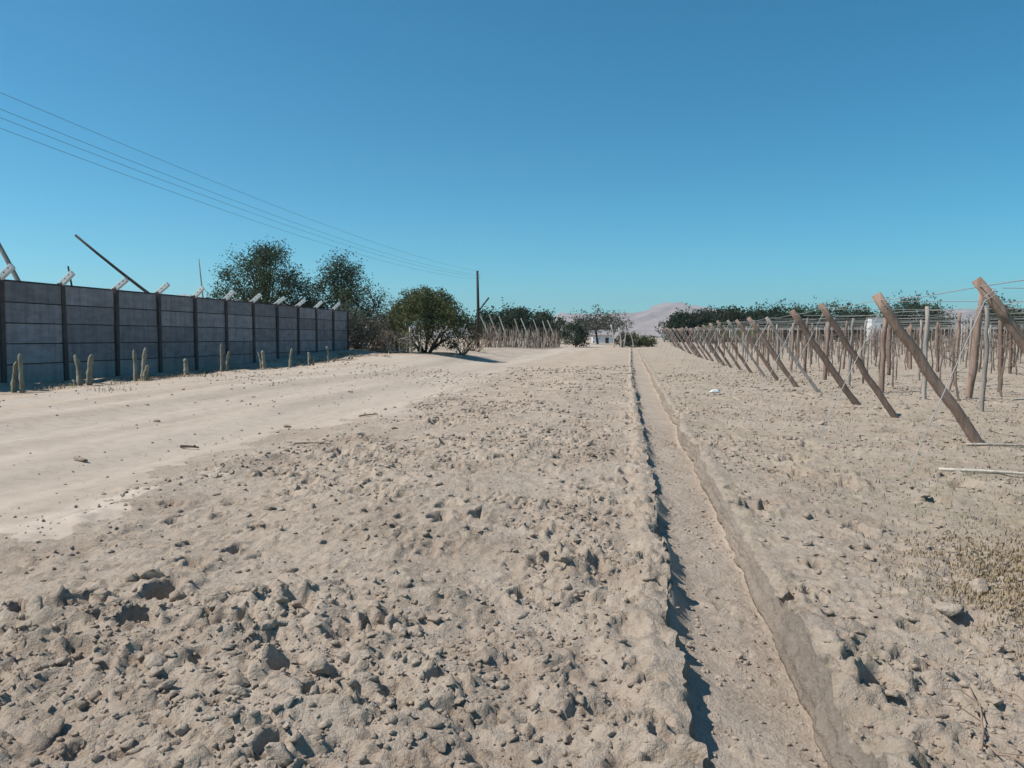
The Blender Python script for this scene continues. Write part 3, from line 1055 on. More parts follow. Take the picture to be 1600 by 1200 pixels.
# ------------------------------------------------------------------ brush fence across the road's far left side
def brush_fence():
    xa, ya = PX1 + 0.5, PY1 + 0.5
    xb, yb = at(874, 84)
    t = empty('brush_fence', (xa, ya, bz(xa, ya)))
    tag(t, 'pale ragged fence of dry upright sticks running from the power pole towards the trees', 'fence')
    r = random.Random(61)
    vs = []
    for k in range(8):
        m = MB()
        h = 1.5
        n = 4; px = 0; py = 0; pts = [(0, 0, -0.15)]
        for i in range(n):
            px += r.uniform(-0.09, 0.09); py += r.uniform(-0.06, 0.06)
            pts.append((px, py, h * (i + 1) / n))
        m.tube(pts, [0.035, 0.032, 0.026, 0.02, 0.012], 4)
        for j in range(3):
            q = Vector(pts[r.randint(1, 4)])
            m.tube([tuple(q), tuple(q + Vector((r.uniform(-0.3, 0.3), r.uniform(-0.1, 0.1), r.uniform(0.15, 0.4))))], [0.014, 0.006], 3)
        vs.append([m.mesh('stick', M[mm]) for mm in ('twig', 'palewood')])
    z0 = bz(xa, ya)
    for i in range(210):
        f = (i + r.uniform(-0.4, 0.4)) / 210
        x = xa + (xb - xa) * f; y = ya + (yb - ya) * f + r.uniform(-0.25, 0.25)
        s = link_mesh('stick', vs[r.randint(0, 7)][1 if r.random() < 0.3 else 0], t, (x - xa, y - ya, bz(x, y) - z0))
        s.rotation_euler = (R(r.uniform(-9, 9)), R(r.uniform(-14, 14)), r.uniform(0, 6.28))
        sc = r.uniform(0.75, 1.3)
        s.scale = (sc, sc, sc)


brush_fence()

# pale slanting end posts of the vineyard on the far left
m = MB(); m.tube([(0, 0, -0.3), (-1.05, 0, 2.55)], [0.075, 0.07], 6)
fp_me = m.mesh('far_leaning_post', M['palewood'])
for i, px in enumerate((769, 782, 795, 817, 831, 848, 860, 872)):
    x, yy = at(px, 84 + i * 2.0)
    o = link_mesh('far_leaning_post', fp_me, None, (x, yy, bz(x, yy) + 0.3))
    o.rotation_euler = (0, R((i * 37 % 7) - 3), R(8))
    s_ = 1.05 + 0.05 * ((i * 5) % 3); o.scale = (s_, s_, s_)
    tag(o, 'pale slanting post standing behind the dry stick fence', 'post', 'slanting posts behind the stick fence')

# ------------------------------------------------------------------ vineyard on the right
def post_mesh(name, r0, h, mat, seed, lean=0.0, sides=9):
    r = random.Random(seed)
    m = MB(); n = 9; pts = []; rad = []
    for i in range(n + 1):
        f = i / n
        pts.append((lean * f + r.uniform(-0.02, 0.02), r.uniform(-0.022, 0.022), -0.3 * (1 - f) + h * f))
        rad.append(r0 * r.uniform(0.90, 1.05) * (1.06 - 0.12 * f))
    m.tube(pts, rad, sides)
    return m.mesh(name, M[mat], True)


LEANS = []
thick_me = [post_mesh('log', 0.073, 2.10, 'wood', 71 + i, -1.62) for i in range(3)]
mid_me = [post_mesh('log', 0.060, 2.10, 'wood', 75 + i, -1.6) for i in range(3)]
thin_me = [post_mesh('log', 0.043, 2.05, 'greywood', 81 + i, -1.58) for i in range(3)]
kind_seq = ['mid', 'thick', 'mid', 'thick', 'thin', 'thick', 'mid', 'thin', 'mid']
r = random.Random(72)
ypos = [8.95, 11.45, 15.5, 18.0, 21.6, 23.8, 26.8, 29.7]
while ypos[-1] < 90:
    ypos.append(ypos[-1] + (3.1 if ypos[-1] < 60 else 3.6))
for i, yv in enumerate(ypos):
    x = (5.3, 5.0)[i] if i < 2 else 5.15 + r.uniform(-0.1, 0.1)
    kd = kind_seq[i] if i < len(kind_seq) else r.choice(['mid', 'thin', 'mid', 'thick'])
    z = bz(x, yv)
    t = empty('leaning_end_post', (x, yv, z))
    lab = {'thick': 'thick brown log leaning out as an end post on the vineyard edge',
           'mid': 'medium brown leaning end post of round timber on the vineyard edge',
           'thin': 'thin greyish pole leaning as an end post on the vineyard edge'}[kd]
    grp = 'leaning end posts along the vineyard edge, ' + kd
    if i == 0:
        lab, grp = 'leaning log ending the row, next to the one with a pole lying by it', 'leaning end posts along the vineyard edge'
    elif i == 1:
        lab, grp = 'thick leaning log with a grey pole lying flat by its foot', 'leaning end posts along the vineyard edge'
    elif i == 2:
        lab, grp = 'medium leaning post right behind the log with a grey pole at its foot', 'leaning end posts along the vineyard edge'
    tag(t, lab, 'post', grp)
    me = {'thick': thick_me, 'mid': mid_me, 'thin': thin_me}[kd][i % 3]
    lo = link_mesh('log', me, t)
    lo.rotation_euler = (0, 0, R(r.uniform(-3, 3)))
    sc = r.uniform(0.97, 1.04); lo.scale = (1, 1, sc)
    h = 2.1 * sc
    g = MB()
    ax = -2.45 + r.uniform(-0.15, 0.15)
    g.tube([(-1.52, 0, h - 0.16), (ax, r.uniform(-0.1, 0.1), -0.06)], 0.0055 if yv < 16 else 0.008, 4)
    g.build('guy_wire', M['wire'], t)
    if yv < 40:
        g = MB(); n = 10; q = Vector((-1.47, 0, h - 0.20))
        ax_ = Vector((-1.5, 0, 2.1)).normalized()
        u = ax_.orthogonal().normalized(); w = ax_.cross(u)
        rr = {'thick': 0.091, 'mid': 0.070, 'thin': 0.047}[kd]
        g.tube([tuple(q + ax_ * 0.008 * k + (u * math.cos(k * 1.25) + w * math.sin(k * 1.25)) * rr) for k in range(12)], 0.005, 4)
        g.build('wire_tie', M['wire'], t)
    LEANS.append((x - 1.58, yv, z + h - 0.08))

# edge cable linking the heads
for a, bb in zip(LEANS[:-1], LEANS[1:]):
    pass
g = MB()
pts = [(LEANS[0][0] + 0.1, -2.0, 2.08)]
for i, p in enumerate(LEANS):
    pts.append(p)
    if i < len(LEANS) - 1:
        q = LEANS[i + 1]
        pts.append(((p[0] + q[0]) / 2, (p[1] + q[1]) / 2, (p[2] + q[2]) / 2 - 0.03))
g.tube(pts, 0.005, 4)
tag(g.build('edge_cable', M['wire']), 'thin grey steel cable linking the heads of the leaning end posts', 'cable')

# inner upright posts on a grid
up_me = [post_mesh('trellis_post', rr, hh, mt, 90 + i, 0.0, 7) for i, (rr, hh, mt) in enumerate(
    [(0.062, 2.1, 'wood'), (0.05, 2.2, 'greywood'), (0.07, 2.05, 'wood'), (0.042, 2.1, 'greywood'), (0.055, 2.25, 'wood'), (0.036, 1.95, 'palewood')])]
up_lab = ['brown upright vineyard post', 'weathered grey upright vineyard post', 'thick brown upright vineyard post', 'thin grey upright vineyard post', 'taller reddish brown upright vineyard post', 'thin pale vineyard stake']
r = random.Random(101)
grid = []
for ix in range(0, 18):
    for iy in range(0, 32):
        x = 6.9 + ix * 2.9 + r.uniform(-0.12, 0.12); y = 10.2 + iy * 3.05 + r.uniform(-0.15, 0.15)
        if y > 95 or x > 0.535 * y + 2.0:
            continue
        grid.append((x, y))
grid.sort(key=lambda p: p[0] ** 2 + p[1] ** 2)
for i, (x, y) in enumerate(grid[:300]):
    k = r.choice([0, 0, 1, 2, 3, 3, 4, 4, 5])
    o = link_mesh('trellis_post', up_me[k], None, (x, y, bz(x, y)))
    o.rotation_euler = (R(r.uniform(-2.5, 2.5)), R(r.uniform(-2.5, 2.5)), r.uniform(0, 6.28))
    tag(o, up_lab[k] + ' in the rows under the wires', 'post', 'upright vineyard posts, ' + up_lab[k].split(' ')[0] + ' kind %s' % ('wide' if k in (0, 2, 4) else 'slim'))

# one tall upright behind the first leaning logs
x, yy = at(1514, 18.4)
o = link_mesh('trellis_post', post_mesh('trellis_post', 0.085, 2.55, 'wood', 99, 0.25, 9), None, (x, yy, bz(x, yy)))
tag(o, 'tallest stout brown upright post just inside the leaning logs', 'post')

# overhead wires
def wire(p0, p1, sag, rad, label, group, name='trellis_wire'):
    g = MB(); n = max(4, int((Vector(p1) - Vector(p0)).length / 3)); pts = []
    for i in range(n + 1):
        f = i / n
        q = Vector(p0) * (1 - f) + Vector(p1) * f
        q.z += -sag * abs(math.sin(f * n * math.pi * 0.5))
        pts.append(tuple(q))
    g.tube(pts, rad, 3, False)
    tag(g.build(name, M['wire']), label, 'wire', group)


for ix in range(0, 17):
    x = 6.9 + ix * 2.9
    y0 = max(9.0, (x - 3) / 0.55)
    if y0 < 88:
        wire((x, y0, 2.08 + bz(x, y0)), (x, 95, 2.08 + bz(x, 95)), 0.03, 0.006, 'thin wire running lengthwise over a row of vineyard posts', 'lengthwise trellis wires')
for i, p in enumerate(LEANS):
    y = p[1]
    wire((p[0] + 0.2, y, p[2] - 0.02), (max(8, 0.56 * y + 4), y + 0.6, 2.08 + bz(8, y)), 0.03, 0.005, 'thin wire stretched crosswise from a leaning end post over the vineyard', 'crosswise trellis wires')

# dormant vines
def vine_mesh(seed):
    r = random.Random(seed); m = MB()
    pts = []; q = Vector((0, 0, -0.1)); d = Vector((0, 0, 1))
    for i in range(7):
        pts.append(tuple(q))
        q = q + Vector((r.uniform(-0.06, 0.06), r.uniform(-0.06, 0.06), 0.27))
    m.tube(pts, [0.032, 0.03, 0.026, 0.024, 0.02, 0.016, 0.012], 5)
    top = Vector(pts[-1])
    for k in range(7):
        a = r.uniform(0, 6.28); p = Vector(pts[r.randint(3, 6)])
        c = [tuple(p)]
        for j in range(3):
            p = p + Vector((math.cos(a) * 0.22, math.sin(a) * 0.22, r.uniform(0.0, 0.16)))
            a += r.uniform(-0.5, 0.5)
            c.append(tuple(p))
        m.tube(c, [0.010, 0.008, 0.006, 0.003], 3, False)
    return m


vms = [vine_mesh(200 + i) for i in range(8)]
vme = [v.mesh('vine', M['vinebark']) for v in vms]
r = random.Random(111)
vp = []
for ix in range(0, 36):
    for iy in range(0, 56):
        x = 6.9 + 0.72 + ix * 1.45 + r.uniform(-0.15, 0.15); y = 11.2 + iy * 1.55 + r.uniform(-0.3, 0.3)
        if y > 92 or x > 0.53 * y + 1.5 or r.random() < 0.42:
            continue
        vp.append((x, y))
vp.sort(key=lambda p: p[0] ** 2 + p[1] ** 2)
for (x, y) in vp[:280]:
    o = link_mesh('vine', vme[r.randint(0, 7)], None, (x, y, bz(x, y)))
    o.rotation_euler = (0, 0, r.uniform(0, 6.28)); s_ = r.uniform(0.8, 1.1); o.scale = (s_, s_, s_)
    tag(o, 'bare dormant vine trunk with short canes between the vineyard posts', 'vine', 'dormant vines')
far = MB()
for (x, y) in vp[280:]:
    src = vms[r.randint(0, 7)]; n0 = len(far.v); a = r.uniform(0, 6.28); ca, sa = math.cos(a), math.sin(a); zb_ = bz(x, y)
    far.v += [(x + v[0] * ca - v[1] * sa, y + v[0] * sa + v[1] * ca, zb_ + v[2]) for v in src.v]
    far.f += [[n0 + k for k in f] for f in src.f]
o = far.build('far_vines', M['vinebark'])
tag(o, 'mass of far dormant vines filling the back of the vineyard', 'vines'); o['kind'] = 'stuff'

# ------------------------------------------------------------------ far trees, shrubs and small buildings
for i, (px, D, h, w) in enumerate([(762, 112, 4.6, 6.0), (790, 118, 5.0, 6.5), (818, 114, 5.0, 6.5), (846, 120, 4.6, 6.0)]):
    x, yy = at(px, D)
    crown_tree('tree', x, yy, h, w, M['leafC'], 'dark rounded tree behind the slanting posts of the stick fence', 'tree', 300 + i, 0.06, 0.18, 30, 180, 'dark trees behind the stick fence')
x, yy = at(899, 86); crown_tree('shrub', x, yy, 3.0, 3.0, M['leafC'], 'dense dark shrub at the left of the road gap', 'shrub', 310, 0.08, 0.10, 22, 150)
x, yy = at(934, 108); crown_tree('tree', x, yy, 5.1, 8.6, M['leafE'], 'wide greyish tree spreading above the road gap', 'tree', 311, 0.42, 0.13, 30, 160, None, 0.5)
x, yy = at(874, 104); crown_tree('tree', x, yy, 4.0, 3.4, M['leafC'], 'small dark tree between the stick fence and the dense shrub', 'tree', 312, 0.2, 0.13, 16, 130)
for i, (px, D, h, w) in enumerate([(1062, 150, 5.6, 6.5), (1088, 152, 6.2, 7), (1118, 156, 6.4, 8), (1148, 154, 6.9, 8.5), (1180, 158, 6.0, 8), (1212, 162, 6.6, 8), (1246, 166, 6.4, 9), (1284, 170, 6.8, 9), (1324, 172, 6.4, 9),
                                     (1350, 178, 6.4, 8), (1424, 172, 8.0, 12.0), (1462, 178, 6.8, 9), (1560, 176, 7.6, 11), (1600, 180, 6.6, 9), (1640, 180, 7, 10), (1690, 180, 7, 10)]):
    x, yy = at(px, D)
    lab, grp = (('dark tree in the belt closing off the vineyard, below the pink hill', 'dark trees of the belt below the hill') if px < 1200 else
                ('dull green tree in the long belt beyond the vineyard wires', 'trees of the belt beyond the wires'))
    if px == 1424:
        lab, grp = 'largest domed tree of the belt beyond the vineyard', None
    crown_tree('tree', x, yy, h * (1.0 if px < 1200 else 1.15), w * (1.0 if px < 1200 else 1.15), M['leafC'] if px < 1230 else M['leafA'], lab, 'tree', 330 + i, 0.05, 0.26, 34, 190, grp, 0.9)
for i, (px, D, h, w) in enumerate([(1108, 112, 2.7, 5), (1140, 114, 3.0, 5.5), (1178, 118, 2.6, 5)]):
    x, yy = at(px, D)
    crown_tree('shrub', x, yy, h, w, M['leafD'], 'pale green rounded shrub before the dark belt of trees', 'shrub', 360 + i, 0.1, 0.13, 18, 120, 'pale shrubs beyond the vineyard')
for i, (px, D, h, w) in enumerate([(972, 86, 1.7, 2.2), (992, 87, 1.6, 2.4), (1012, 88, 1.5, 2.2)]):
    x, yy = at(px, D)
    crown_tree('shrub', x, yy, h, w, M['leafB'] if i else M['leafE'], 'low green shrub where the trench ends', 'shrub', 370 + i, 0.06, 0.08, 18, 120, 'low shrubs at the trench end')
for i, (px, tpx, h) in enumerate([(959, 954, 2.5), (970, 966, 2.2), (973, 977, 2.3), (990, 983, 1.8)]):
    stake('stake', px, 84, tpx, h, 0.075, 'palewood', 'crooked bleached stake standing in the low shrubs at the trench end', 'stake', 'bleached stakes at the trench end', 0.12)


def shed(px, D, w, dpt, h, label):
    x, yy = at(px, D)
    t = empty('shed', (x, yy, bz(x, yy) - 0.05), 0.1)
    tag(t, label, 'building')
    m = MB(); m.box((0, 0, h / 2), (w, dpt, h)); m.build('wall', M['white'], t)
    m = MB(); m.box((0, 0, h + 0.05), (w + 0.3, dpt + 0.3, 0.09), Matrix.Rotation(R(3), 3, 'X')); m.build('roof', M['roof'], t)
    m = MB(); m.box((w * 0.2, -dpt / 2 - 0.02, h * 0.38), (w * 0.16, 0.05, h * 0.72)); m.build('door', M['bark'], t)


shed(941, 128, 3.4, 2.5, 1.3, 'small low white building at the end of the road')
shed(1367, 165, 3.0, 3.0, 5.2, 'tiny white building among the far belt of trees')

# ------------------------------------------------------------------ clods
def ico(sub):
    b = bmesh.new(); bmesh.ops.create_icosphere(b, subdivisions=sub, radius=1.0)
    v = np.array([tuple(p.co) for p in b.verts]); f = np.array([[q.index for q in p.verts] for p in b.faces]); b.free()
    return v, f


def clod_shape(v, seed, rs):
    u = v.copy()
    d = 1 + 0.34 * vnoise(u[:, 0] * 1.5 + seed * 3.1, u[:, 1] * 1.5 + u[:, 2] * 1.9, seed) + 0.22 * vnoise(u[:, 0] * 3.4 + u[:, 2] * 2.7, u[:, 1] * 3.4 + seed, seed + 9)
    d2 = 0.10 * vnoise(u[:, 0] * 7 + u[:, 2] * 5.1, u[:, 1] * 7 - u[:, 2] * 4 + seed, seed + 19)
    u = u * d[:, None]
    for k in range(11):        # broken faces
        n = rs.normal(0, 1, 3); n /= np.linalg.norm(n)
        lim = rs.uniform(0.42, 0.78)
        pr = u @ n
        ex = np.clip(pr - lim, 0, None)
        u = u - ex[:, None] * n[None, :] * 0.97
    u = u * (1 + d2)[:, None]
    return u * np.array([1.2, 0.9, 0.62])


v3, f3 = ico(3); v2, f2 = ico(2)
rs = np.random.RandomState(77)
BIG = [np_mesh('earth_clod', clod_shape(v3, 500 + i, rs), f3, M['soil'], False) for i in range(10)]
SM = [clod_shape(v2, 520 + i, rs) for i in range(14)]
v1, f1 = ico(1)
TI = [clod_shape(v1, 560 + i, rs) * np.array([1.0, 1.0, 1.25]) for i in range(14)]


def zone_ok(x, y):
    if x > TL - 0.10 and x < TR + 0.06:
        return False
    return True


r = random.Random(131)
cands = []
# clods placed where the photograph has striking ones: (x, y, radius)
hand = [px_ground(a, b) + (rr,) for (a, b, rr) in [
    (110, 960, .11), (40, 1000, .10), (150, 975, .08), (230, 930, .09), (270, 960, .07), (330, 985, .08), (380, 975, .07), (430, 1000, .07), (570, 985, .08), (500, 1100, .08), (360, 1120, .10), (230, 1090, .07),
    (640, 1000, .06), (890, 880, .09), (890, 915, .08), (745, 822, .08), (400, 835, .07), (460, 775, .09), (420, 745, .08), (265, 812, .07), (680, 660, .10), (570, 770, .09), (935, 612, .11),
    (1170, 790, .10), (1190, 805, .08), (1350, 820, .08), (1230, 935, .07), (1370, 1085, .08), (1410, 1100, .07), (1490, 965, .09), (1440, 980, .06), (1360, 855, .07), (1500, 750, .10), (1230, 712, .10)]]
for hx, hy, hr in hand:
    cands.append((hx, hy, hr * 0.8))
tries = 0
while len(cands) < 300 and tries < 20000:
    tries += 1
    y = 2.3 + 16 * r.random() ** 1.7
    x = r.uniform(-0.82 * y - 0.3, 0.62 * y)
    re_ = float(road_edge(np.array([y]))[0])
    if x < re_ - 0.1 or x > 6 or not zone_ok(x, y):
        continue
    p = float(sstep(-0.45, 0.5, fbm(np.array([x * 0.75]), np.array([y * 0.62]), 3, 41))[0])
    if r.random() > 0.15 + 0.85 * p:
        continue
    cands.append((x, y, (0.022 + 0.055 * r.random() ** 2.6) * (0.8 + 0.03 * y)))
arr = np.array(cands)
zz = ground_z(arr[:, 0], arr[:, 1])
for (x, y, rd), z in zip(cands, zz):
    o = link_mesh('earth_clod', BIG[r.randint(0, 9)], None, (x, y, z + rd * 0.05))
    o.rotation_euler = (R(r.uniform(-25, 25)), R(r.uniform(-25, 25)), r.uniform(0, 6.28))
    o.scale = (rd, rd * r.uniform(0.8, 1.1), rd * r.uniform(0.85, 1.1))
    left = x < TL
    size = 'large' if rd > 0.085 else ('fist-sized' if rd > 0.05 else 'small')
    tag(o, '%s clod of dry earth on the %s' % (size, 'spoil heap between road and trench' if left else 'rough field on the vineyard side of the trench'), 'clod',
        '%s clods on the %s side' % (size, 'spoil' if left else 'field'))

# small crumbs: one heap of geometry nobody could count
def crumbs(name, n, xf, ymin, yp, yspan, rad, label, mat, seed, accept, shapes=None, faces=None, sink=0.02):
    SM = shapes if shapes is not None else globals()['SM']
    f2 = faces if faces is not None else globals()['f2']
    rs = np.random.RandomState(seed)
    y = ymin + yspan * rs.rand(n) ** yp
    x = xf(y, rs)
    ok = accept(x, y, rs)
    x = x[ok]; y = y[ok]
    z = (floor_z(x, y) if name == 'trench_crumbs' else ground_z(x, y))
    rd = rad(y, rs)
    Vs = []; Fs = []
    n0 = 0
    idx = rs.randint(0, len(SM), len(x))
    for k in range(len(SM)):
        sel = np.where(idx == k)[0]
        if len(sel) == 0:
            continue
        a = rs.uniform(0, 6.283, len(sel)); ca, sa = np.cos(a), np.sin(a)
        b = rs.uniform(-0.5, 0.5, len(sel)); cb, sb = np.cos(b), np.sin(b)
        s = SM[k][None, :, :] * rd[sel][:, None, None]
        s = s * rs.uniform(0.75, 1.25, (len(sel), 1, 3))
        X = s[:, :, 0] * ca[:, None] - s[:, :, 1] * sa[:, None]
        Y = s[:, :, 0] * sa[:, None] + s[:, :, 1] * ca[:, None]
        Z = s[:, :, 2]
        Y, Z = Y * cb[:, None] - Z * sb[:, None], Y * sb[:, None] + Z * cb[:, None]
        P = np.stack([X + x[sel][:, None], Y + y[sel][:, None], Z + (z[sel] + rd[sel] * sink)[:, None]], -1).reshape(-1, 3)
        nv = SM[k].shape[0]
        F = (f2[None, :, :] + (np.arange(len(sel)) * nv)[:, None, None]).reshape(-1, 3) + n0
        n0 += len(P)
        Vs.append(P); Fs.append(F)
    o = link_mesh(name, np_mesh(name, np.concatenate(Vs), np.concatenate(Fs), mat))
    o['kind'] = 'stuff'
    tag(o, label, 'soil')


def patch(x, y):
    return sstep(-0.45, 0.5, fbm(x * 0.75, y * 0.62, 3, 41))


crumbs('soil_crumbs', 15000, lambda y, rs: -(0.86 * y + 0.3) + rs.rand(len(y)) * (1.50 * y + 0.3), 2.0, 1.9, 16,
       lambda y, rs: (0.008 + 0.028 * rs.rand(len(y)) ** 3) * (0.85 + 0.07 * y), 'loose pale crumbs of earth strewn over the spoil heap and trench sides', M['soil'], 601,
       lambda x, y, rs: (x > road_edge(y) - 0.25) & (x < 7) & ~((x > TL - 0.04) & (x < TR + 0.03)) & (rs.rand(len(x)) < 0.10 + 0.5 * patch(x, y) + 0.35 * np.exp(-((x - 0.1) / 0.25) ** 2) + 0.25 * np.exp(-((x - 1.1) / 0.35) ** 2)))
crumbs('fine_crumbs', 48000, lambda y, rs: -(0.86 * y + 0.3) + rs.rand(len(y)) * (1.50 * y + 0.3), 2.0, 1.5, 36,
       lambda y, rs: (0.0045 + 0.012 * rs.rand(len(y)) ** 2.5) * (0.85 + 0.13 * y), 'fine loose grit of dry earth over the spoil heap and field', M['soil'], 611,
       lambda x, y, rs: (x > road_edge(y) - 0.7 * rs.rand(len(x)) ** 2) & (x < 9) & ~((x > TL - 0.04) & (x < TR + 0.03)) & (rs.rand(len(x)) < 0.06 + 0.62 * patch(x, y) ** 1.6 * np.where(x > 0.9, 0.7, 1.0)), TI, f1, 0.30)
crumbs('dark_litter', 9000, lambda y, rs: -(0.5 * y) + rs.rand(len(y)) * (1.1 * y + 0.3), 2.2, 1.5, 30,
       lambda y, rs: (0.004 + 0.008 * rs.rand(len(y)) ** 2) * (0.8 + 0.14 * y), 'dark bits of rotted leaf and bark strewn over the rough ground', M['bark'], 612,
       lambda x, y, rs: (x > road_edge(y)) & (x < 14) & ~((x > TL - 0.04) & (x < TR + 0.03)) & (rs.rand(len(x)) < np.where(x > 0.9, 0.45, 0.08)), [q * np.array([1.25, 0.9, 0.4]) for q in TI], f1, 0.15)
crumbs('road_grit', 5000, lambda y, rs: -12.0 + rs.rand(len(y)) * 8.0, 5.0, 1.2, 26,
       lambda y, rs: (0.004 + 0.012 * rs.rand(len(y)) ** 4) * (0.8 + 0.10 * y), 'fine grit and pebbles scattered over the dirt road', M['soil'], 613,
       lambda x, y, rs: (x < road_edge(y)) & (x > -0.9 * y - 1) & (rs.rand(len(x)) < 0.15 + 0.6 * patch(x * 0.5, y * 0.3)), TI, f1, 0.25)
crumbs('trench_crumbs', 1100, lambda y, rs: TL + 0.05 + rs.rand(len(y)) * (TR - TL - 0.12), 2.0, 1.8, 14,
       lambda y, rs: 0.006 + 0.018 * rs.rand(len(y)) ** 2.5, 'earth crumbs fallen on the trench floor', M['trench'], 602, lambda x, y, rs: x > -9)

# ------------------------------------------------------------------ grass, litter, twigs
def blades(name, n, cx, cy, sx, sy, h, mat, label, seed, clumps=None, lay=0.8):
    rs = np.random.RandomState(seed)
    if clumps is None:
        x = cx + rs.normal(0, sx, n); y = cy + rs.normal(0, sy, n)
    else:
        cc = clumps(rs)
        k = rs.randint(0, len(cc), n)
        x = cc[k, 0] + rs.normal(0, sx, n); y = cc[k, 1] + rs.normal(0, sy, n)
    ok = ~((x > TL - 0.1) & (x < TR + 0.1))
    x = x[ok]; y = y[ok]; n = len(x)
    z = ground_z(x, y) - 0.005
    a = rs.uniform(0, 6.283, n); l = h * rs.uniform(0.5, 1.3, n); ti = rs.uniform(0.1, 1.4, n) * lay
    dx = np.cos(a) * np.sin(ti) * l; dy = np.sin(a) * np.sin(ti) * l; dz = np.cos(ti) * l + 0.01
    w = 0.0028 * (1 + 0.10 * y)
    ox = -np.sin(a) * w; oy = np.cos(a) * w
    P0 = np.stack([x - ox, y - oy, z], -1); P1 = np.stack([x + ox, y + oy, z], -1)
    P2 = np.stack([x + dx * 0.55 + ox * 0.7, y + dy * 0.55 + oy * 0.7, z + dz * 0.7], -1); P3 = np.stack([x + dx * 0.55 - ox * 0.7, y + dy * 0.55 - oy * 0.7, z + dz * 0.7], -1)
    P4 = np.stack([x + dx + ox * 0.1, y + dy + oy * 0.1, z + dz * 0.85], -1); P5 = np.stack([x + dx - ox * 0.1, y + dy - oy * 0.1, z + dz * 0.85], -1)
    Vv = np.stack([P0, P1, P2, P3, P4, P5], 1).reshape(-1, 3)
    b = np.arange(n)[:, None] * 6
    F = np.concatenate([b + np.array([[0, 1, 2, 3]]), b + np.array([[3, 2, 4, 5]])], 0)
    o = link_mesh(name, np_mesh(name, Vv, F, mat))
    o['kind'] = 'stuff'
    tag(o, label, 'grass')


blades('dry_grass', 32000, 2.85, 4.6, 0.45, 0.75, 0.03, M['dryg'], 'matted brown dry grass patch on the field side of the trench', 701)


def field_clumps(rs):
    y = 7 + 45 * rs.rand(260) ** 1.3
    return np.stack([1.8 + rs.rand(260) * (0.5 * y), y], -1)


blades('weeds', 4500, 0, 0, 0.25, 0.25, 0.035, M['weed'], 'sparse low green weeds scattered under the vineyard posts', 702, field_clumps)
blades('field_litter', 4500, 0, 0, 0.5, 0.5, 0.05, M['dryg'], 'dry straw and leaf litter scattered over the field', 703, field_clumps, 1.15)


def wall_clumps(rs):
    y = 14 + 22 * rs.rand(60)
    return np.stack([-13.1 + rs.normal(0, 0.5, 60), y], -1)


blades('roadside_grass', 2600, 0, 0, 0.18, 0.25, 0.09, M['dryg'], 'thin dry grass along the foot of the concrete wall', 704, wall_clumps)


def twig(x, y, ln, ang, rad, mat, label, seed, forks=3, group=None, cat='twig', lift=0.02):
    r = random.Random(seed); m = MB()
    n = 8; pts = []; a = ang; qx, qy = x, y
    for i in range(n + 1):
        pts.append((qx, qy, gz(qx, qy) + rad + lift * math.sin(i / n * math.pi)))
        a += r.uniform(-0.16, 0.16) if forks else r.uniform(-0.02, 0.02)
        qx += math.cos(a) * ln / n; qy += math.sin(a) * ln / n
    zs = [p[2] for p in pts]
    zl = [(zs[0] + (zs[-1] - zs[0]) * i / n) for i in range(n + 1)]
    off = max(zs[i] - zl[i] for i in range(n + 1)) * 0.6
    pts = [(p[0], p[1], max(zl[i] + off * 0.5, p[2] * 0.5 + (zl[i] + off) * 0.5)) for i, p in enumerate(pts)]
    P = Vector(pts[0])
    m.tube([tuple(Vector(p) - P) for p in pts], [rad * (1 - 0.55 * i / n) for i in range(n + 1)], 6)
    o = m.build(name_of(cat), M[mat], None, P, True)
    for k in range(forks):
        i = r.randint(2, n - 1); q = Vector(pts[i]) - P; fa = a + r.choice([-1, 1]) * r.uniform(0.5, 1.0)
        f = MB(); l2 = ln * r.uniform(0.2, 0.4)
        f.tube([tuple(q), tuple(q + Vector((math.cos(fa) * l2 * 0.5, math.sin(fa) * l2 * 0.5, 0.03))), tuple(q + Vector((math.cos(fa + 0.2) * l2, math.sin(fa + 0.2) * l2, 0.02)))], [rad * 0.6, rad * 0.4, rad * 0.2], 5)
        f.build('side_shoot', M[mat], o)
    tag(o, label, cat, group)


def name_of(cat):
    return {'twig': 'fallen_twig', 'pole': 'fallen_pole', 'stick': 'fallen_stick'}[cat]


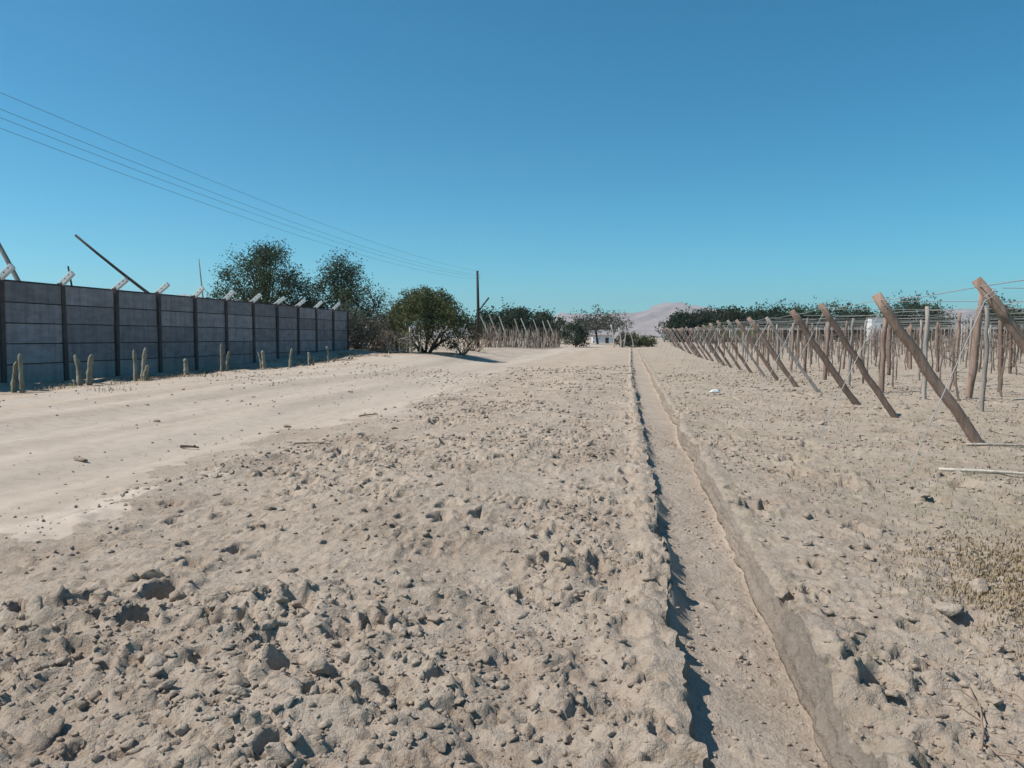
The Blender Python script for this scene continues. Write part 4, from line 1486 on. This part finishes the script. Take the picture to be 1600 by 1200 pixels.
twig(3.35, 8.95, 1.7, R(-9), 0.022, 'palewood', 'long straight pale stick lying on the field before the leaning logs', 801, 0, None, 'stick', 0.01)
twig(4.5, 11.15, 2.4, R(-6), 0.02, 'greywood', 'grey pole lying flat near the foot of a leaning log', 802, 0, None, 'pole', 0.01)
for i, (x, y, ln, an, rd) in enumerate([(1.28, 2.95, 0.55, 60, 0.006), (1.35, 2.75, 0.5, 25, 0.007), (1.50, 2.85, 0.6, 75, 0.005), (1.45, 2.62, 0.45, 110, 0.006), (1.65, 2.70, 0.5, 35, 0.005)]):
    twig(x, y, ln, R(an), rd, 'twig', 'thin dry twig in the little heap beside the near trench cut', 810 + i, 2, 'twigs by the trench cut')
twig(-4.55, 9.9, 0.5, R(10), 0.012, 'twig', 'short brown stick lying on the smooth road', 821, 1, None, 'stick')
twig(-6.05, 9.6, 0.3, R(-20), 0.022, 'bark', 'short dark piece of wood on the road dust', 822, 1, None, 'stick')
twig(-4.9, 13.4, 0.35, R(15), 0.02, 'twig', 'brown bit of branch at the road edge', 823, 1, None, 'stick')
for i, (x, y) in enumerate([(-9.0, 13.2), (-7.6, 11.4), (-6.4, 8.1), (-8.3, 16.0), (-7.0, 18.5), (-5.6, 11.9)]):
    rd = 0.035 + 0.012 * (i % 3)
    o = link_mesh('earth_clod', BIG[i], None, (x, y, gz(x, y) + rd * 0.3)); o.scale = (rd * 1.3, rd, rd)
    tag(o, 'lone small clod lying out on the smooth dirt road', 'clod', 'clods on the road')

# crumpled white plastic bag
vv = clod_shape(v3, 901, np.random.RandomState(5))
vv = vv * (1 + 0.22 * np.abs(vnoise(vv[:, 0] * 5, vv[:, 1] * 5 + vv[:, 2] * 4, 77)))[:, None]
bx, by = 2.22, 20.6
o = link_mesh('plastic_bag', np_mesh('plastic_bag', vv * np.array([0.13, 0.09, 0.10]), f3, M['bag']), None, (bx, by, gz(bx, by) + 0.07))
tag(o, 'crumpled white plastic bag lying on the clods beside the trench', 'bag')

# ------------------------------------------------------------------ haze
def haze():
    m = MB(); m.box((0, 2600, 130), (9000, 6400, 280))
    me = m.mesh('haze', M['white'])
    me.materials.clear()
    mat = bpy.data.materials.new('thin_haze'); mat.use_nodes = True
    nt = mat.node_tree
    for n in list(nt.nodes):
        nt.nodes.remove(n)
    v = nt.nodes.new('ShaderNodeVolumePrincipled')
    v.inputs['Color'].default_value = (0.74, 0.89, 1.0, 1)
    v.inputs['Density'].default_value = 0.00018
    v.inputs['Anisotropy'].default_value = 0.3
    out = nt.nodes.new('ShaderNodeOutputMaterial')
    nt.links.new(v.outputs[0], out.inputs['Volume'])
    me.materials.append(mat)
    o = link_mesh('haze', me)
    o['kind'] = 'stuff'
    tag(o, 'thin pale haze in the air over the plain', 'haze')


haze()
